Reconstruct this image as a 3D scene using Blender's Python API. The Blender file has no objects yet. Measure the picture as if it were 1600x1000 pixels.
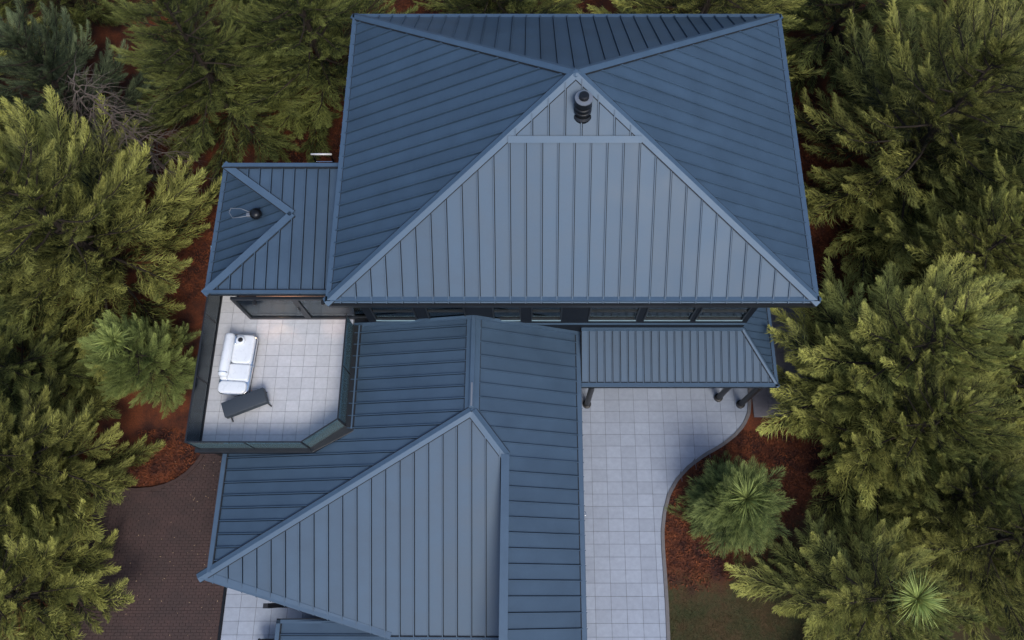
import bpy, math, random
import numpy as np
from mathutils import Vector, Matrix

# ------------------------------------------------------------------ camera, sky, sun, exposure
scn = bpy.context.scene
TILT = math.atan(430 / 1200); CAM_H = 30.0; FPX = 1200.0; U0, V0 = 830.0, 500.0
cam = bpy.data.cameras.new('camera'); cam_ob = bpy.data.objects.new('camera', cam)
scn.collection.objects.link(cam_ob); scn.camera = cam_ob
cam_ob.location = (0, 0, CAM_H); cam_ob.rotation_euler = (TILT, 0, 0)
cam.sensor_width = 36; cam.lens = 27; cam.shift_x = -30 / 1600
cam.clip_start = 0.1; cam.clip_end = 2000

SUN_EL, SUN_AZ = math.radians(52), math.radians(158)     # azimuth clockwise from +Y
world = bpy.data.worlds.new('World'); scn.world = world; world.use_nodes = True
wn = world.node_tree.nodes; wl = world.node_tree.links
sky = wn.new('ShaderNodeTexSky'); sky.sky_type = 'NISHITA'; sky.sun_disc = False
sky.sun_elevation = SUN_EL; sky.sun_rotation = SUN_AZ
sky.air_density = 1.0; sky.dust_density = 2.0; sky.ozone_density = 1.0
wl.new(sky.outputs[0], wn['Background'].inputs[0]); wn['Background'].inputs[1].default_value = 0.13
sun = bpy.data.lights.new('sun', 'SUN'); sun.energy = 1.15; sun.angle = math.radians(22); sun.color = (1, .94, .85)
sun_ob = bpy.data.objects.new('sun', sun); scn.collection.objects.link(sun_ob)
sd = Vector((math.sin(SUN_AZ) * math.cos(SUN_EL), math.cos(SUN_AZ) * math.cos(SUN_EL), math.sin(SUN_EL)))
sun_ob.rotation_euler = sd.to_track_quat('Z', 'Y').to_euler(); sun_ob.location = (0, -20, 40)
scn.view_settings.view_transform = 'Standard'; scn.view_settings.look = 'None'
scn.view_settings.exposure = 0.8; scn.view_settings.gamma = 1.0

# ------------------------------------------------------------------ helpers
col = scn.collection
RNG = random.Random(7)


def ray(u, v):
    dx = (u - U0) / FPX; dy = (V0 - v) / FPX
    return Vector((dx, math.sin(TILT) + dy * math.cos(TILT), -math.cos(TILT) + dy * math.sin(TILT)))


def at(u, v, z):
    r = ray(u, v); k = (CAM_H - z) / -r.z
    return Vector((r.x * k, r.y * k, z))


def on_plane(u, v, p, n):
    r = ray(u, v); c = Vector((0, 0, CAM_H))
    return c + r * ((p - c).dot(n) / r.dot(n))


def tag(o, label=None, cat=None, group=None, kind=None):
    if label: o['label'] = label
    if cat: o['category'] = cat
    if group: o['group'] = group
    if kind: o['kind'] = kind
    return o


def empty(name, loc=(0, 0, 0), parent=None):
    o = bpy.data.objects.new(name, None); col.objects.link(o); o.location = loc
    o.empty_display_size = .3
    if parent: o.parent = parent
    return o


class MB:
    """collects faces for one mesh"""
    def __init__(s): s.v = []; s.f = []

    def add(s, v, f):
        b = len(s.v); s.v += [tuple(p) for p in v]; s.f += [tuple(i + b for i in q) for q in f]; return s

    def box(s, a, b):
        (x0, y0, z0), (x1, y1, z1) = a, b
        return s.add([(x0, y0, z0), (x1, y0, z0), (x1, y1, z0), (x0, y1, z0), (x0, y0, z1), (x1, y0, z1), (x1, y1, z1), (x0, y1, z1)],
                     [(3, 2, 1, 0), (4, 5, 6, 7), (0, 1, 5, 4), (1, 2, 6, 5), (2, 3, 7, 6), (3, 0, 4, 7)])

    def prism(s, pts, off):
        """closed slab: polygon pts extruded by vector off"""
        off = Vector(off); n = len(pts); pts = [Vector(p) for p in pts]
        nv = Vector((0, 0, 0))
        for i in range(n): nv += pts[i].cross(pts[(i + 1) % n])
        if nv.dot(off) < 0: pts = pts[::-1]
        v = pts + [p + off for p in pts]
        f = [tuple(range(n))[::-1], tuple(range(n, 2 * n))] + [(i, (i + 1) % n, n + (i + 1) % n, n + i) for i in range(n)]
        return s.add(v, f)

    def bar(s, a, b, w, h, up=(0, 0, 1)):
        """box beam from a to b, width w, height h centred"""
        a, b = Vector(a), Vector(b); d = (b - a).normalized(); up = Vector(up)
        sd_ = d.cross(up)
        if sd_.length < 1e-4: sd_ = d.cross(Vector((0, 1, 0)))
        sd_.normalize(); u2 = sd_.cross(d).normalized()
        q = [sd_ * (sx * w / 2) + u2 * (sy * h / 2) for sx, sy in ((-1, -1), (1, -1), (1, 1), (-1, 1))]
        return s.add([a + k for k in q] + [b + k for k in q], [(3, 2, 1, 0)[::-1], (4, 5, 6, 7)[::-1]] + [(i, 4 + i, 4 + (i + 1) % 4, (i + 1) % 4) for i in range(4)])

    def tube(s, pts, rad, n=8):
        pts = [Vector(p) for p in pts]
        if not hasattr(rad, '__len__'): rad = [rad] * len(pts)
        b = len(s.v)
        for i, p in enumerate(pts):
            d = (pts[min(i + 1, len(pts) - 1)] - pts[max(i - 1, 0)]).normalized()
            a = d.cross(Vector((0, 0, 1)))
            if a.length < .05: a = d.cross(Vector((0, 1, 0)))
            a.normalize(); c = d.cross(a)
            for k in range(n):
                t = 2 * math.pi * k / n
                s.v.append(tuple(p + (a * math.cos(t) + c * math.sin(t)) * rad[i]))
        for i in range(len(pts) - 1):
            for k in range(n):
                s.f.append((b + i * n + k, b + i * n + (k + 1) % n, b + (i + 1) * n + (k + 1) % n, b + (i + 1) * n + k))
        s.f.append(tuple(b + k for k in range(n))[::-1]); e = b + (len(pts) - 1) * n
        s.f.append(tuple(e + k for k in range(n)))
        return s

    def lathe(s, prof, c, n=24):
        b = len(s.v)
        for r, z in prof:
            for k in range(n):
                t = 2 * math.pi * k / n
                s.v.append((c[0] + r * math.cos(t), c[1] + r * math.sin(t), c[2] + z))
        for i in range(len(prof) - 1):
            for k in range(n):
                s.f.append((b + i * n + k, b + i * n + (k + 1) % n, b + (i + 1) * n + (k + 1) % n, b + (i + 1) * n + k))
        s.f.append(tuple(b + k for k in range(n))[::-1]); e = b + (len(prof) - 1) * n
        s.f.append(tuple(e + k for k in range(n)))
        return s

    def build(s, name, m, parent=None, bevel=0, smooth=False, seg=2, loc=None):
        me = bpy.data.meshes.new(name); me.from_pydata(s.v, [], s.f); me.update()
        if smooth:
            me.polygons.foreach_set('use_smooth', [True] * len(me.polygons))
        me.materials.append(m)
        o = bpy.data.objects.new(name, me); col.objects.link(o)
        if parent: o.parent = parent
        if loc: o.location = loc
        if bevel:
            md = o.modifiers.new('bevel', 'BEVEL'); md.width = bevel; md.segments = seg; md.limit_method = 'ANGLE'
            md.angle_limit = math.radians(40)
        return o


# ------------------------------------------------------------------ materials
def mat(name, color, rough=.6, metal=0., var=.0, vscale=3., bump=0., bscale=40., objvar=0., color2=None, spec=.5, cscale=None, coat=0.):
    m = bpy.data.materials.new(name); m.use_nodes = True
    nt = m.node_tree; n = nt.nodes; l = nt.links; p = n['Principled BSDF']
    p.inputs['Roughness'].default_value = rough; p.inputs['Metallic'].default_value = metal
    p.inputs['Specular IOR Level'].default_value = spec
    if coat: p.inputs['Coat Weight'].default_value = coat
    tc = n.new('ShaderNodeTexCoord')
    rgb = n.new('ShaderNodeRGB'); rgb.outputs[0].default_value = (*color, 1); out = rgb.outputs[0]
    if color2:
        nz = n.new('ShaderNodeTexNoise'); nz.inputs['Scale'].default_value = cscale or vscale; nz.inputs['Detail'].default_value = 6
        l.new(tc.outputs['Object'], nz.inputs['Vector'])
        rp = n.new('ShaderNodeValToRGB'); rp.color_ramp.elements[0].position = .38; rp.color_ramp.elements[1].position = .64
        rp.color_ramp.elements[0].color = (*color, 1); rp.color_ramp.elements[1].color = (*color2, 1)
        l.new(nz.outputs[0], rp.inputs[0]); out = rp.outputs[0]
    if var or objvar:
        hsv = n.new('ShaderNodeHueSaturation'); l.new(out, hsv.inputs['Color']); out = hsv.outputs[0]
        add = None
        if var:
            nz = n.new('ShaderNodeTexNoise'); nz.inputs['Scale'].default_value = vscale; nz.inputs['Detail'].default_value = 8
            nz.inputs['Roughness'].default_value = .65
            l.new(tc.outputs['Object'], nz.inputs['Vector'])
            mr = n.new('ShaderNodeMapRange'); mr.inputs['From Min'].default_value = .25; mr.inputs['From Max'].default_value = .75
            mr.inputs['To Min'].default_value = 1 - var; mr.inputs['To Max'].default_value = 1 + var
            l.new(nz.outputs[0], mr.inputs[0]); add = mr.outputs[0]
            rr = n.new('ShaderNodeMapRange'); rr.inputs['To Min'].default_value = max(.02, rough - .1); rr.inputs['To Max'].default_value = min(1, rough + .12)
            l.new(nz.outputs[0], rr.inputs[0]); l.new(rr.outputs[0], p.inputs['Roughness'])
        if objvar:
            oi = n.new('ShaderNodeObjectInfo'); mr2 = n.new('ShaderNodeMapRange')
            mr2.inputs['To Min'].default_value = 1 - objvar; mr2.inputs['To Max'].default_value = 1 + objvar
            l.new(oi.outputs['Random'], mr2.inputs[0])
            if add:
                mm = n.new('ShaderNodeMath'); mm.operation = 'MULTIPLY'; l.new(add, mm.inputs[0]); l.new(mr2.outputs[0], mm.inputs[1]); add = mm.outputs[0]
            else: add = mr2.outputs[0]
        l.new(add, hsv.inputs['Value'])
    l.new(out, p.inputs['Base Color'])
    if bump:
        nz = n.new('ShaderNodeTexNoise'); nz.inputs['Scale'].default_value = bscale; nz.inputs['Detail'].default_value = 5
        l.new(tc.outputs['Object'], nz.inputs['Vector'])
        bp = n.new('ShaderNodeBump'); bp.inputs['Strength'].default_value = bump; bp.inputs['Distance'].default_value = .02
        l.new(nz.outputs[0], bp.inputs['Height']); l.new(bp.outputs[0], p.inputs['Normal'])
    return m


def glass_mat(name, tint, refl=.0, rough=.02):
    m = bpy.data.materials.new(name); m.use_nodes = True; nt = m.node_tree; n = nt.nodes; l = nt.links
    n.remove(n['Principled BSDF'])
    tr = n.new('ShaderNodeBsdfTransparent'); tr.inputs[0].default_value = (*tint, 1)
    gl = n.new('ShaderNodeBsdfGlossy'); gl.inputs['Roughness'].default_value = rough; gl.inputs[0].default_value = (.85, .95, 1, 1)
    fr = n.new('ShaderNodeFresnel'); fr.inputs[0].default_value = 1.55
    ad = n.new('ShaderNodeMath'); ad.operation = 'ADD'; ad.use_clamp = True; ad.inputs[1].default_value = refl
    l.new(fr.outputs[0], ad.inputs[0])
    mx = n.new('ShaderNodeMixShader'); l.new(ad.outputs[0], mx.inputs[0]); l.new(tr.outputs[0], mx.inputs[1]); l.new(gl.outputs[0], mx.inputs[2])
    l.new(mx.outputs[0], n['Material Output'].inputs[0])
    return m


def tinted_mat(name):
    m = glass_mat(name, (.55, .68, .70), .05); n = m.node_tree.nodes; l = m.node_tree.links
    out = n['Material Output']; src = out.inputs[0].links[0].from_socket
    df = n.new('ShaderNodeBsdfDiffuse'); df.inputs[0].default_value = (.26, .40, .44, 1)
    mx = n.new('ShaderNodeMixShader'); mx.inputs[0].default_value = .14; l.new(src, mx.inputs[1]); l.new(df.outputs[0], mx.inputs[2]); l.new(mx.outputs[0], out.inputs[0])
    return m


def emit_mat(name, c, s):
    m = bpy.data.materials.new(name); m.use_nodes = True
    p = m.node_tree.nodes['Principled BSDF']; p.inputs['Base Color'].default_value = (*c, 1)
    p.inputs['Emission Color'].default_value = (*c, 1); p.inputs['Emission Strength'].default_value = s
    return m


ROOF_C = (.042, .076, .120)
M = {
    'roof': mat('slate_blue_metal', ROOF_C, .52, .22, var=.15, vscale=.9, bump=.10, bscale=1.6, objvar=.06),
    'cap': mat('slate_blue_flashing', (.053, .094, .147), .52, .22, var=.10, vscale=2),
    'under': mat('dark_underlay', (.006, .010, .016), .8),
    'dark': mat('charcoal_cladding', (.005, .0075, .012), .6, var=.25, vscale=4, spec=.2),
    'frame': mat('black_window_frame', (.010, .012, .015), .4, var=.15),
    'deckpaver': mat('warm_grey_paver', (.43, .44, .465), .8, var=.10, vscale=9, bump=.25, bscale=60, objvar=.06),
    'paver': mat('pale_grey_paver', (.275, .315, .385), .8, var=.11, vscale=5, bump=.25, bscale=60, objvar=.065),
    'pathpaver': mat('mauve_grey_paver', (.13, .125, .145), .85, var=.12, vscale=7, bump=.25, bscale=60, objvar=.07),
    'joint': mat('joint_mortar', (.12, .125, .135), .95, var=.15, vscale=12),
    'kerb': mat('kerb_concrete', (.13, .125, .13), .85, var=.2, vscale=8, bump=.3),
    'brick': mat('dark_red_brick_paving', (.046, .029, .027), .85, var=.25, vscale=6, bump=.4, bscale=50, color2=(.058, .034, .031), cscale=1.2),
    'brickkerb': mat('dark_brick_kerb', (.045, .026, .023), .85, var=.3, vscale=6, bump=.4),
    'mulch': mat('red_bark_mulch', (.028, .006, .003), .95, var=.5, vscale=14, bump=1., bscale=25, color2=(.12, .030, .008), cscale=1.1),
    'chip': mat('red_bark_chip', (.15, .040, .011), .9, var=.5, vscale=9, color2=(.035, .008, .004), cscale=2.5),
    'soil': mat('grass_soil', (.075, .05, .018), .95, var=.4, vscale=8, bump=.8, color2=(.05, .055, .014), cscale=.9),
    'bark': mat('conifer_bark', (.022, .015, .010), .95, var=.4, vscale=12, bump=.8, bscale=18),
    'deadwood': mat('grey_dead_twig', (.10, .078, .065), .9, var=.3, vscale=8),
    'white': mat('white_leather', (.66, .69, .72), .28, var=.05, vscale=5, bump=.08, bscale=7, coat=.3),
    'chrome': mat('brushed_chrome', (.75, .77, .79), .18, 1.),
    'slate': mat('slate_upholstery', (.028, .037, .048), .6, var=.2, vscale=25, bump=.15, bscale=90),
    'black': mat('black_powder_coat', (.010, .010, .011), .45, var=.2),
    'flue': mat('black_flue_steel', (.016, .018, .022), .35, .6, var=.2),
    'grey': mat('grey_flue_ring', (.20, .22, .25), .4, .5),
    'wall_in': mat('interior_plaster', (.36, .32, .30), .9, var=.1),
    'floor_in': mat('interior_floor', (.42, .36, .33), .6, var=.1),
    'blind': mat('pale_blue_sill', (.18, .27, .31), .5, var=.1),
    'glass': glass_mat('window_glass', (.80, .88, .90), .02),
    'railglass': glass_mat('teal_railing_glass', (.84, .91, .92), .0),
    'tinted': tinted_mat('milky_teal_glass'),
    'warm': emit_mat('warm_lamp_glow', (1., .50, .25), 6.),
    'shade': emit_mat('orange_lamp_shade', (1., .30, .12), 7.),
    'white_paint': mat('white_enamel', (.55, .55, .55), .35),
    'litter': mat('dry_leaf_litter', (.30, .21, .13), .9, objvar=.3),
}

# ground: mulch that gives way to thin grass soil below the curved bed
def blend_ground(m):
    nt = m.node_tree; n = nt.nodes; l = nt.links; p = n['Principled BSDF']
    src = p.inputs['Base Color'].links[0].from_socket
    tc = n.new('ShaderNodeTexCoord'); sx = n.new('ShaderNodeSeparateXYZ'); l.new(tc.outputs['Object'], sx.inputs[0])
    def mth(op, a, b=None, c=None):
        k = n.new('ShaderNodeMath'); k.operation = op
        for i, q in enumerate((a, b, c)):
            if q is None: continue
            if isinstance(q, (int, float)): k.inputs[i].default_value = q
            else: l.new(q, k.inputs[i])
        return k.outputs[0]
    nz = n.new('ShaderNodeTexNoise'); nz.inputs['Scale'].default_value = 1.1; nz.inputs['Detail'].default_value = 7; nz.inputs['Roughness'].default_value = .7; l.new(tc.outputs['Object'], nz.inputs['Vector'])
    line = mth('ADD', mth('MULTIPLY', mth('MAXIMUM', mth('SUBTRACT', sx.outputs[0], 7.2), 0.), .75), .55)
    d = mth('ADD', mth('SUBTRACT', line, sx.outputs[1]), mth('MULTIPLY', mth('SUBTRACT', nz.outputs[0], .5), 2.6))
    mr = n.new('ShaderNodeMapRange'); mr.interpolation_type = 'SMOOTHSTEP'; mr.inputs[1].default_value = -.5; mr.inputs[2].default_value = .9; l.new(d, mr.inputs[0])
    fac = mth('MULTIPLY', mr.outputs[0], mth('GREATER_THAN', sx.outputs[0], 2.5))
    rp = n.new('ShaderNodeValToRGB'); rp.color_ramp.elements[0].position = .4; rp.color_ramp.elements[1].position = .62
    rp.color_ramp.elements[0].color = (.055, .034, .012, 1); rp.color_ramp.elements[1].color = (.032, .036, .010, 1); l.new(nz.outputs[0], rp.inputs[0])
    mx = n.new('ShaderNodeMix'); mx.data_type = 'RGBA'; l.new(fac, mx.inputs['Factor']); l.new(src, mx.inputs[6]); l.new(rp.outputs[0], mx.inputs[7])
    l.new(mx.outputs[2], p.inputs['Base Color'])


blend_ground(M['mulch'])
# ------------------------------------------------------------------ key geometry (metres)
Z_E, Z_W, Z_D, Z_R = 7.3, 6.1, 3.95, 4.8        # main eave, wing eave, balcony deck, lower ridge
FL = at(510, 473, Z_E); FR = at(1278, 473, Z_E); BL = at(553, 25, Z_E); BR = at(1218, 28, Z_E)
xl = (FL.x + BL.x) / 2; xr = (FR.x + BR.x) / 2; yf = (FL.y + FR.y) / 2; yb = (BL.y + BR.y) / 2
cx, cy = (xl + xr) / 2, (yf + yb) / 2
z_ap = Z_E
while at(899, 115, z_ap).y > cy: z_ap += .01
APEX = Vector((cx, cy, z_ap))
FL, FR, BR, BL = Vector((xl, yf, Z_E)), Vector((xr, yf, Z_E)), Vector((xr, yb, Z_E)), Vector((xl, yb, Z_E))
WALL_Y = 9.15 if yf < 9.0 else yf + .4
print('main', xl, xr, yf, yb, z_ap)


def clip(poly, axis, lim, keep_less):
    out = []
    for i in range(len(poly)):
        a, b = poly[i], poly[(i + 1) % len(poly)]
        da = (lim - a[axis]) * (1 if keep_less else -1); db = (lim - b[axis]) * (1 if keep_less else -1)
        if da >= 0: out.append(a)
        if (da > 0 and db < 0) or (da < 0 and db > 0):
            t = da / (da - db); out.append((a[0] + (b[0] - a[0]) * t, a[1] + (b[1] - a[1]) * t))
    return out


def slope_panels(poly, spacing, parent, lift=.012, thick=.035, rib=.055, ribw=.030, gap=.024, phase=0., m='roof', origin=None):
    """standing-seam panels on a planar convex roof polygon; each panel a child of parent"""
    poly = [Vector(p) for p in poly]
    n = Vector((0, 0, 0))
    for i in range(len(poly)): n += (poly[i] - poly[0]).cross(poly[(i + 1) % len(poly)] - poly[0])
    n.normalize()
    if n.z < 0: n = -n
    dn = (Vector((0, 0, -1)) + n * n.z).normalized(); ac = n.cross(dn).normalized(); o = Vector(origin) if origin is not None else poly[0]
    q = [((p - o).dot(ac), (p - o).dot(dn)) for p in poly]
    s0 = min(p[0] for p in q); s1 = max(p[0] for p in q)
    k = math.floor((s0 - phase) / spacing)
    while k * spacing + phase < s1:
        a = k * spacing + phase; b = a + spacing; k += 1
        pc = clip(clip(q, 0, a + gap, False), 0, b, True)
        if len(pc) < 3: continue
        if max(p[0] for p in pc) - min(p[0] for p in pc) < .03: continue
        mb = MB()
        base = [o + ac * p[0] + dn * p[1] + n * lift for p in pc]
        mb.prism(base, n * thick)
        # standing seam at the panel's far edge
        rc = clip(pc, 0, max(p[0] for p in pc) - ribw, False)
        if len(rc) >= 3 and max(p[1] for p in rc) - min(p[1] for p in rc) > .15:
            mb.prism([o + ac * p[0] + dn * p[1] + n * (lift + thick - .004) for p in rc], n * rib)
        mb.build('panel', M[m], parent)
    return n


def under_slab(name, poly, parent, thick=.10):
    n = Vector((0, 0, 0)); poly = [Vector(p) for p in poly]
    for i in range(len(poly)): n += (poly[i] - poly[0]).cross(poly[(i + 1) % len(poly)] - poly[0])
    n.normalize()
    if n.z < 0: n = -n
    return n


def hip_cap(a, b, n1, n2, parent, w=.13, lift=.115, name='hip_cap', m='cap'):
    a, b = Vector(a), Vector(b); d = (b - a).normalized()
    s1 = n1.cross(d); s2 = n2.cross(d)
    mid = n1 + n2
    if s1.dot(n2) > 0: s1 = -s1          # points away from the other plane
    if s2.dot(n1) > 0: s2 = -s2
    if s1.dot(s2) > 0 and abs(s1.dot(s2)) > .99: s2 = -s1
    top = mid.normalized() * (lift + .012)
    sec = [s1 * w + n1 * lift, top, s2 * w + n2 * lift, s2 * w + n2 * (lift - .10), s1 * w + n1 * (lift - .10)]
    mb = MB(); v = [a + k for k in sec] + [b + k for k in sec]; m5 = 5
    mb.add(v, [tuple(range(5))[::-1], tuple(range(5, 10))] + [(i, (i + 1) % m5, 5 + (i + 1) % m5, 5 + i) for i in range(5)])
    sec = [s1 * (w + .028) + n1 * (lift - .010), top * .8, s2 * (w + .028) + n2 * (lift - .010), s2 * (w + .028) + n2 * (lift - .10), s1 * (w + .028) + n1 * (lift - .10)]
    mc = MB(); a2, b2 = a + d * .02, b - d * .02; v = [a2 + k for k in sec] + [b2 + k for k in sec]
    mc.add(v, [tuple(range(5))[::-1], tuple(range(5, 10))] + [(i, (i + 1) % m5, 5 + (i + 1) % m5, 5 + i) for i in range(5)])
    mc.build('shadow_strip', M['under'], parent)  # dark strip stands in for the shadow line under the cap edges
    return mb.build(name, M[m], parent)


def trim(a, b, parent, inw, w=.17, h=.22, dz=.0, name='eave_trim', m='cap'):
    """fascia board along an eave from a to b; inw = horizontal inward direction"""
    a, b, inw = Vector(a), Vector(b), Vector(inw)
    v0 = [a, b, b + inw * w, a + inw * w]
    mb = MB(); mb.prism([p + Vector((0, 0, dz - h + .10)) for p in v0], (0, 0, h))
    mc = MB(); mc.prism([p + Vector((0, 0, dz)) for p in (a + inw * w * .8, b + inw * w * .8, b + inw * (w + .035), a + inw * (w + .035))], (0, 0, .085)); mc.build('shadow_strip', M['under'], parent)  # dark strip drawn as the shadow line behind the eave trim
    return mb.build(name, M[m], parent)


# ------------------------------------------------------------------ ground and paving
def sheet(name, pts, z, m, kind='structure', thick=.0, parent=None):
    mb = MB()
    if thick: mb.prism([(p[0], p[1], z - thick) for p in pts], (0, 0, thick))
    else: mb.add([(p[0], p[1], z) for p in pts], [tuple(range(len(pts)))])
    o = mb.build(name, M[m], parent)
    if kind: o['kind'] = kind
    return o


gm = MB(); N = 60
for j in range(N + 1):
    for i in range(N + 1):
        x = -30 + i; y = -20 + j
        far = i in (0, N) or j in (0, N)
        x = x * (10 if i in (0, N) else 1); y = y * (10 if j in (0, N) else 1)
        gm.v.append((x, y, -.06 + (0 if far else .02 * math.sin(i * 1.7 + j * .6) * math.sin(j * 1.1 - i * .4))))
for j in range(N):
    for i in range(N):
        a = j * (N + 1) + i; gm.f.append((a, a + 1, a + N + 2, a + N + 1))
tag(gm.build('ground', M['mulch'], smooth=True), kind='structure')

# patio edge curve (photo pixels on the ground) -> x as a function of y
curve_px = [(1044, 1060), (1042, 1000), (1040, 950), (1037, 900), (1034, 860), (1033, 830), (1036, 800), (1043, 772), (1056, 748), (1074, 728), (1098, 710),
            (1126, 694), (1146, 679), (1160, 663), (1168, 645), (1169, 625), (1169, 600)]
curve = [at(u, v, 0) for u, v in curve_px]
cy_ = np.array([p.y for p in curve]); cx_ = np.array([p.x for p in curve])
edge_x = lambda y: float(np.interp(y, cy_, cx_))
PX0 = 1.2
patio = sheet('patio', [(PX0, -4.2)] + [(edge_x(y), y) for y in np.linspace(-4.2, 9.1, 60)] + [(PX0, 9.1)], -.012, 'joint')
PW, PH, G = .577, .462, .012
prng = random.Random(3)
j = 0; y = -4.2
while y < 9.0:
    x = PX0 - (0.0 if j % 1 == 0 else .2)
    ys = np.linspace(y + G / 2, min(y + PH, 9.05) - G / 2, 4)
    while True:
        xa = x + G / 2; xb = x + PW - G / 2
        lim = [edge_x(t) - .02 for t in ys]
        if xa >= max(lim) - .05: break
        z = prng.uniform(-.002, .002)
        if xb <= min(lim): pts = [(xa, ys[0]), (xb, ys[0]), (xb, ys[-1]), (xa, ys[-1])]
        else:
            right = [(max(xa + .005, min(xb, L)), t) for t, L in zip(ys, lim)]
            pts = [(xa, ys[0])] + right + [(xa, ys[-1])]
        if xb > 1.55 or y < -3:
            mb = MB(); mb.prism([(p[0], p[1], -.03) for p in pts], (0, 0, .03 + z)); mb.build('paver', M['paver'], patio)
        x += PW
    y += PH; j += 1
# kerb around the patio: short curved pieces
kpts = [Vector((edge_x(t), t, 0)) for t in np.linspace(-4.2, 8.4, 85)]
for s in range(0, 84, 6):
    seg = kpts[s:s + 7]; L = []; R = []
    for i, p in enumerate(seg):
        gi = s + i; d = (kpts[min(gi + 1, 84)] - kpts[max(gi - 1, 0)]).normalized(); nrm = Vector((d.y, -d.x, 0))
        L.append(p + nrm * -.005); R.append(p + nrm * .12)
    mb = MB()
    for i in range(len(seg) - 1):
        e0 = .004 if i == 0 else 0
        mb.prism([L[i] - Vector((0, 0, .1)), L[i + 1] - Vector((0, 0, .1)), R[i + 1] - Vector((0, 0, .1)), R[i] - Vector((0, 0, .1))], (0, 0, .135))
    mb.build('kerb', M['kerb'], patio)

# side path beside the house (right)
sx1 = at(1262, 520, 0).x
side = sheet('side_path', [(edge_x(8.4) + .11, 6.65), (sx1, 6.65), (sx1, 13.5), (8.3, 13.5), (8.3, 9.2), (edge_x(8.4) + .11, 9.2)], -.014, 'joint')
y = 6.65
while y < 13.3:
    x = 8.3 if y > 9.0 else edge_x(8.4) + .115
    while x < sx1 - .05:
        xb = min(x + .6, sx1)
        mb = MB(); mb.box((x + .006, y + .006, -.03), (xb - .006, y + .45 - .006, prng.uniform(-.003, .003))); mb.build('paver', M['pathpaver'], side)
        x += .6
    y += .45

# brick path on the left with its curved kerb
arc_px = [(322, 700), (316, 712), (306, 726), (292, 740), (276, 751), (258, 759), (238, 764), (214, 766), (190, 765), (150, 764)]
arc = [at(u, v, 0) for u, v in arc_px]
bx0, bx1 = arc[-1].x, -11.30
ax = np.array([p.x for p in arc[::-1]]); ay = np.array([p.y for p in arc[::-1]])
top_y = lambda x: float(np.interp(x, ax, ay)) if x < ax[-1] else 7.5
bp = sheet('brick_path', [(bx0, -3.2), (bx1, -3.2), (bx1, 7.5), (ax[-1], 7.5)] + [(p.x, p.y) for p in arc], -.02, 'brickkerb')
bm_ = MB(); y = -3.2; r = 0
while y < 7.4:
    x = bx0 - (.11 if r % 2 else 0)
    while x < bx1 - .02:
        xa, xb = max(x, bx0), min(x + .215, bx1 - .01)
        if y + .10 < min(top_y(xa), top_y(xb)) and xb - xa > .03:
            z = prng.uniform(-.004, .004)
            bm_.box((xa + .005, y + .005, -.03), (xb - .005, y + .10, z))
        x += .22
    y += .107; r += 1
tag(bm_.build('brick', M['brick'], bp), kind='stuff')
mb = MB()
for i in range(len(arc) - 1):
    a, b = arc[i], arc[i + 1]
    mb.bar(a + Vector((0, 0, .0)), b + Vector((0, 0, .0)), .14, .10 + .001 * i)
mb.build('kerb', M['brickkerb'], bp)

# porch paving at the front left
porch = sheet('porch_paving', [(-11.22, -3.2), (-4, -3.2), (-4, .9), (-11.22, .9)], -.012, 'joint')
y = -3.2
while y < .8:
    x = -11.22
    while x < -6:
        mb = MB(); mb.box((x + .006, y + .006, -.03), (x + .577 - .006, y + .462 - .006, prng.uniform(-.002, .002))); mb.build('paver', M['paver'], porch)
        x += .577
    y += .462
MB().box((-11.31, -3.2, -.1), (-11.225, .9, .07)).build('border_edging', M['dark'], porch)

# dry grass patch and mulch chips
gx = lambda u, v: at(u, v, 0)
lawn_pts = [(edge_x(-4) + .13, -4.2), (edge_x(-2) + .13, -1.5), (edge_x(.8) + .13, .8), (gx(1080, 888).x, gx(1080, 888).y), (gx(1120, 902).x, gx(1120, 902).y),
            (gx(1170, 880).x, gx(1170, 880).y), (gx(1230, 800).x, gx(1230, 800).y), (14, 2.5), (14, -4.2)]


def tri_mesh(name, V, attr, m, parent=None):
    """V: (n,3,3) triangles, attr: (n,3) float"""
    n = len(V); me = bpy.data.meshes.new(name)
    me.vertices.add(n * 3); me.vertices.foreach_set('co', V.reshape(-1).astype(np.float32))
    me.loops.add(n * 3); me.loops.foreach_set('vertex_index', np.arange(n * 3, dtype=np.int32))
    me.polygons.add(n); me.polygons.foreach_set('loop_start', np.arange(0, n * 3, 3, dtype=np.int32))
    me.polygons.foreach_set('loop_total', np.full(n, 3, dtype=np.int32))
    a = me.attributes.new('tip', 'FLOAT', 'POINT'); a.data.foreach_set('value', attr.reshape(-1).astype(np.float32))
    me.update(calc_edges=True); me.validate()
    me.materials.append(m)
    o = bpy.data.objects.new(name, me); col.objects.link(o)
    if parent: o.parent = parent
    return o


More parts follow.
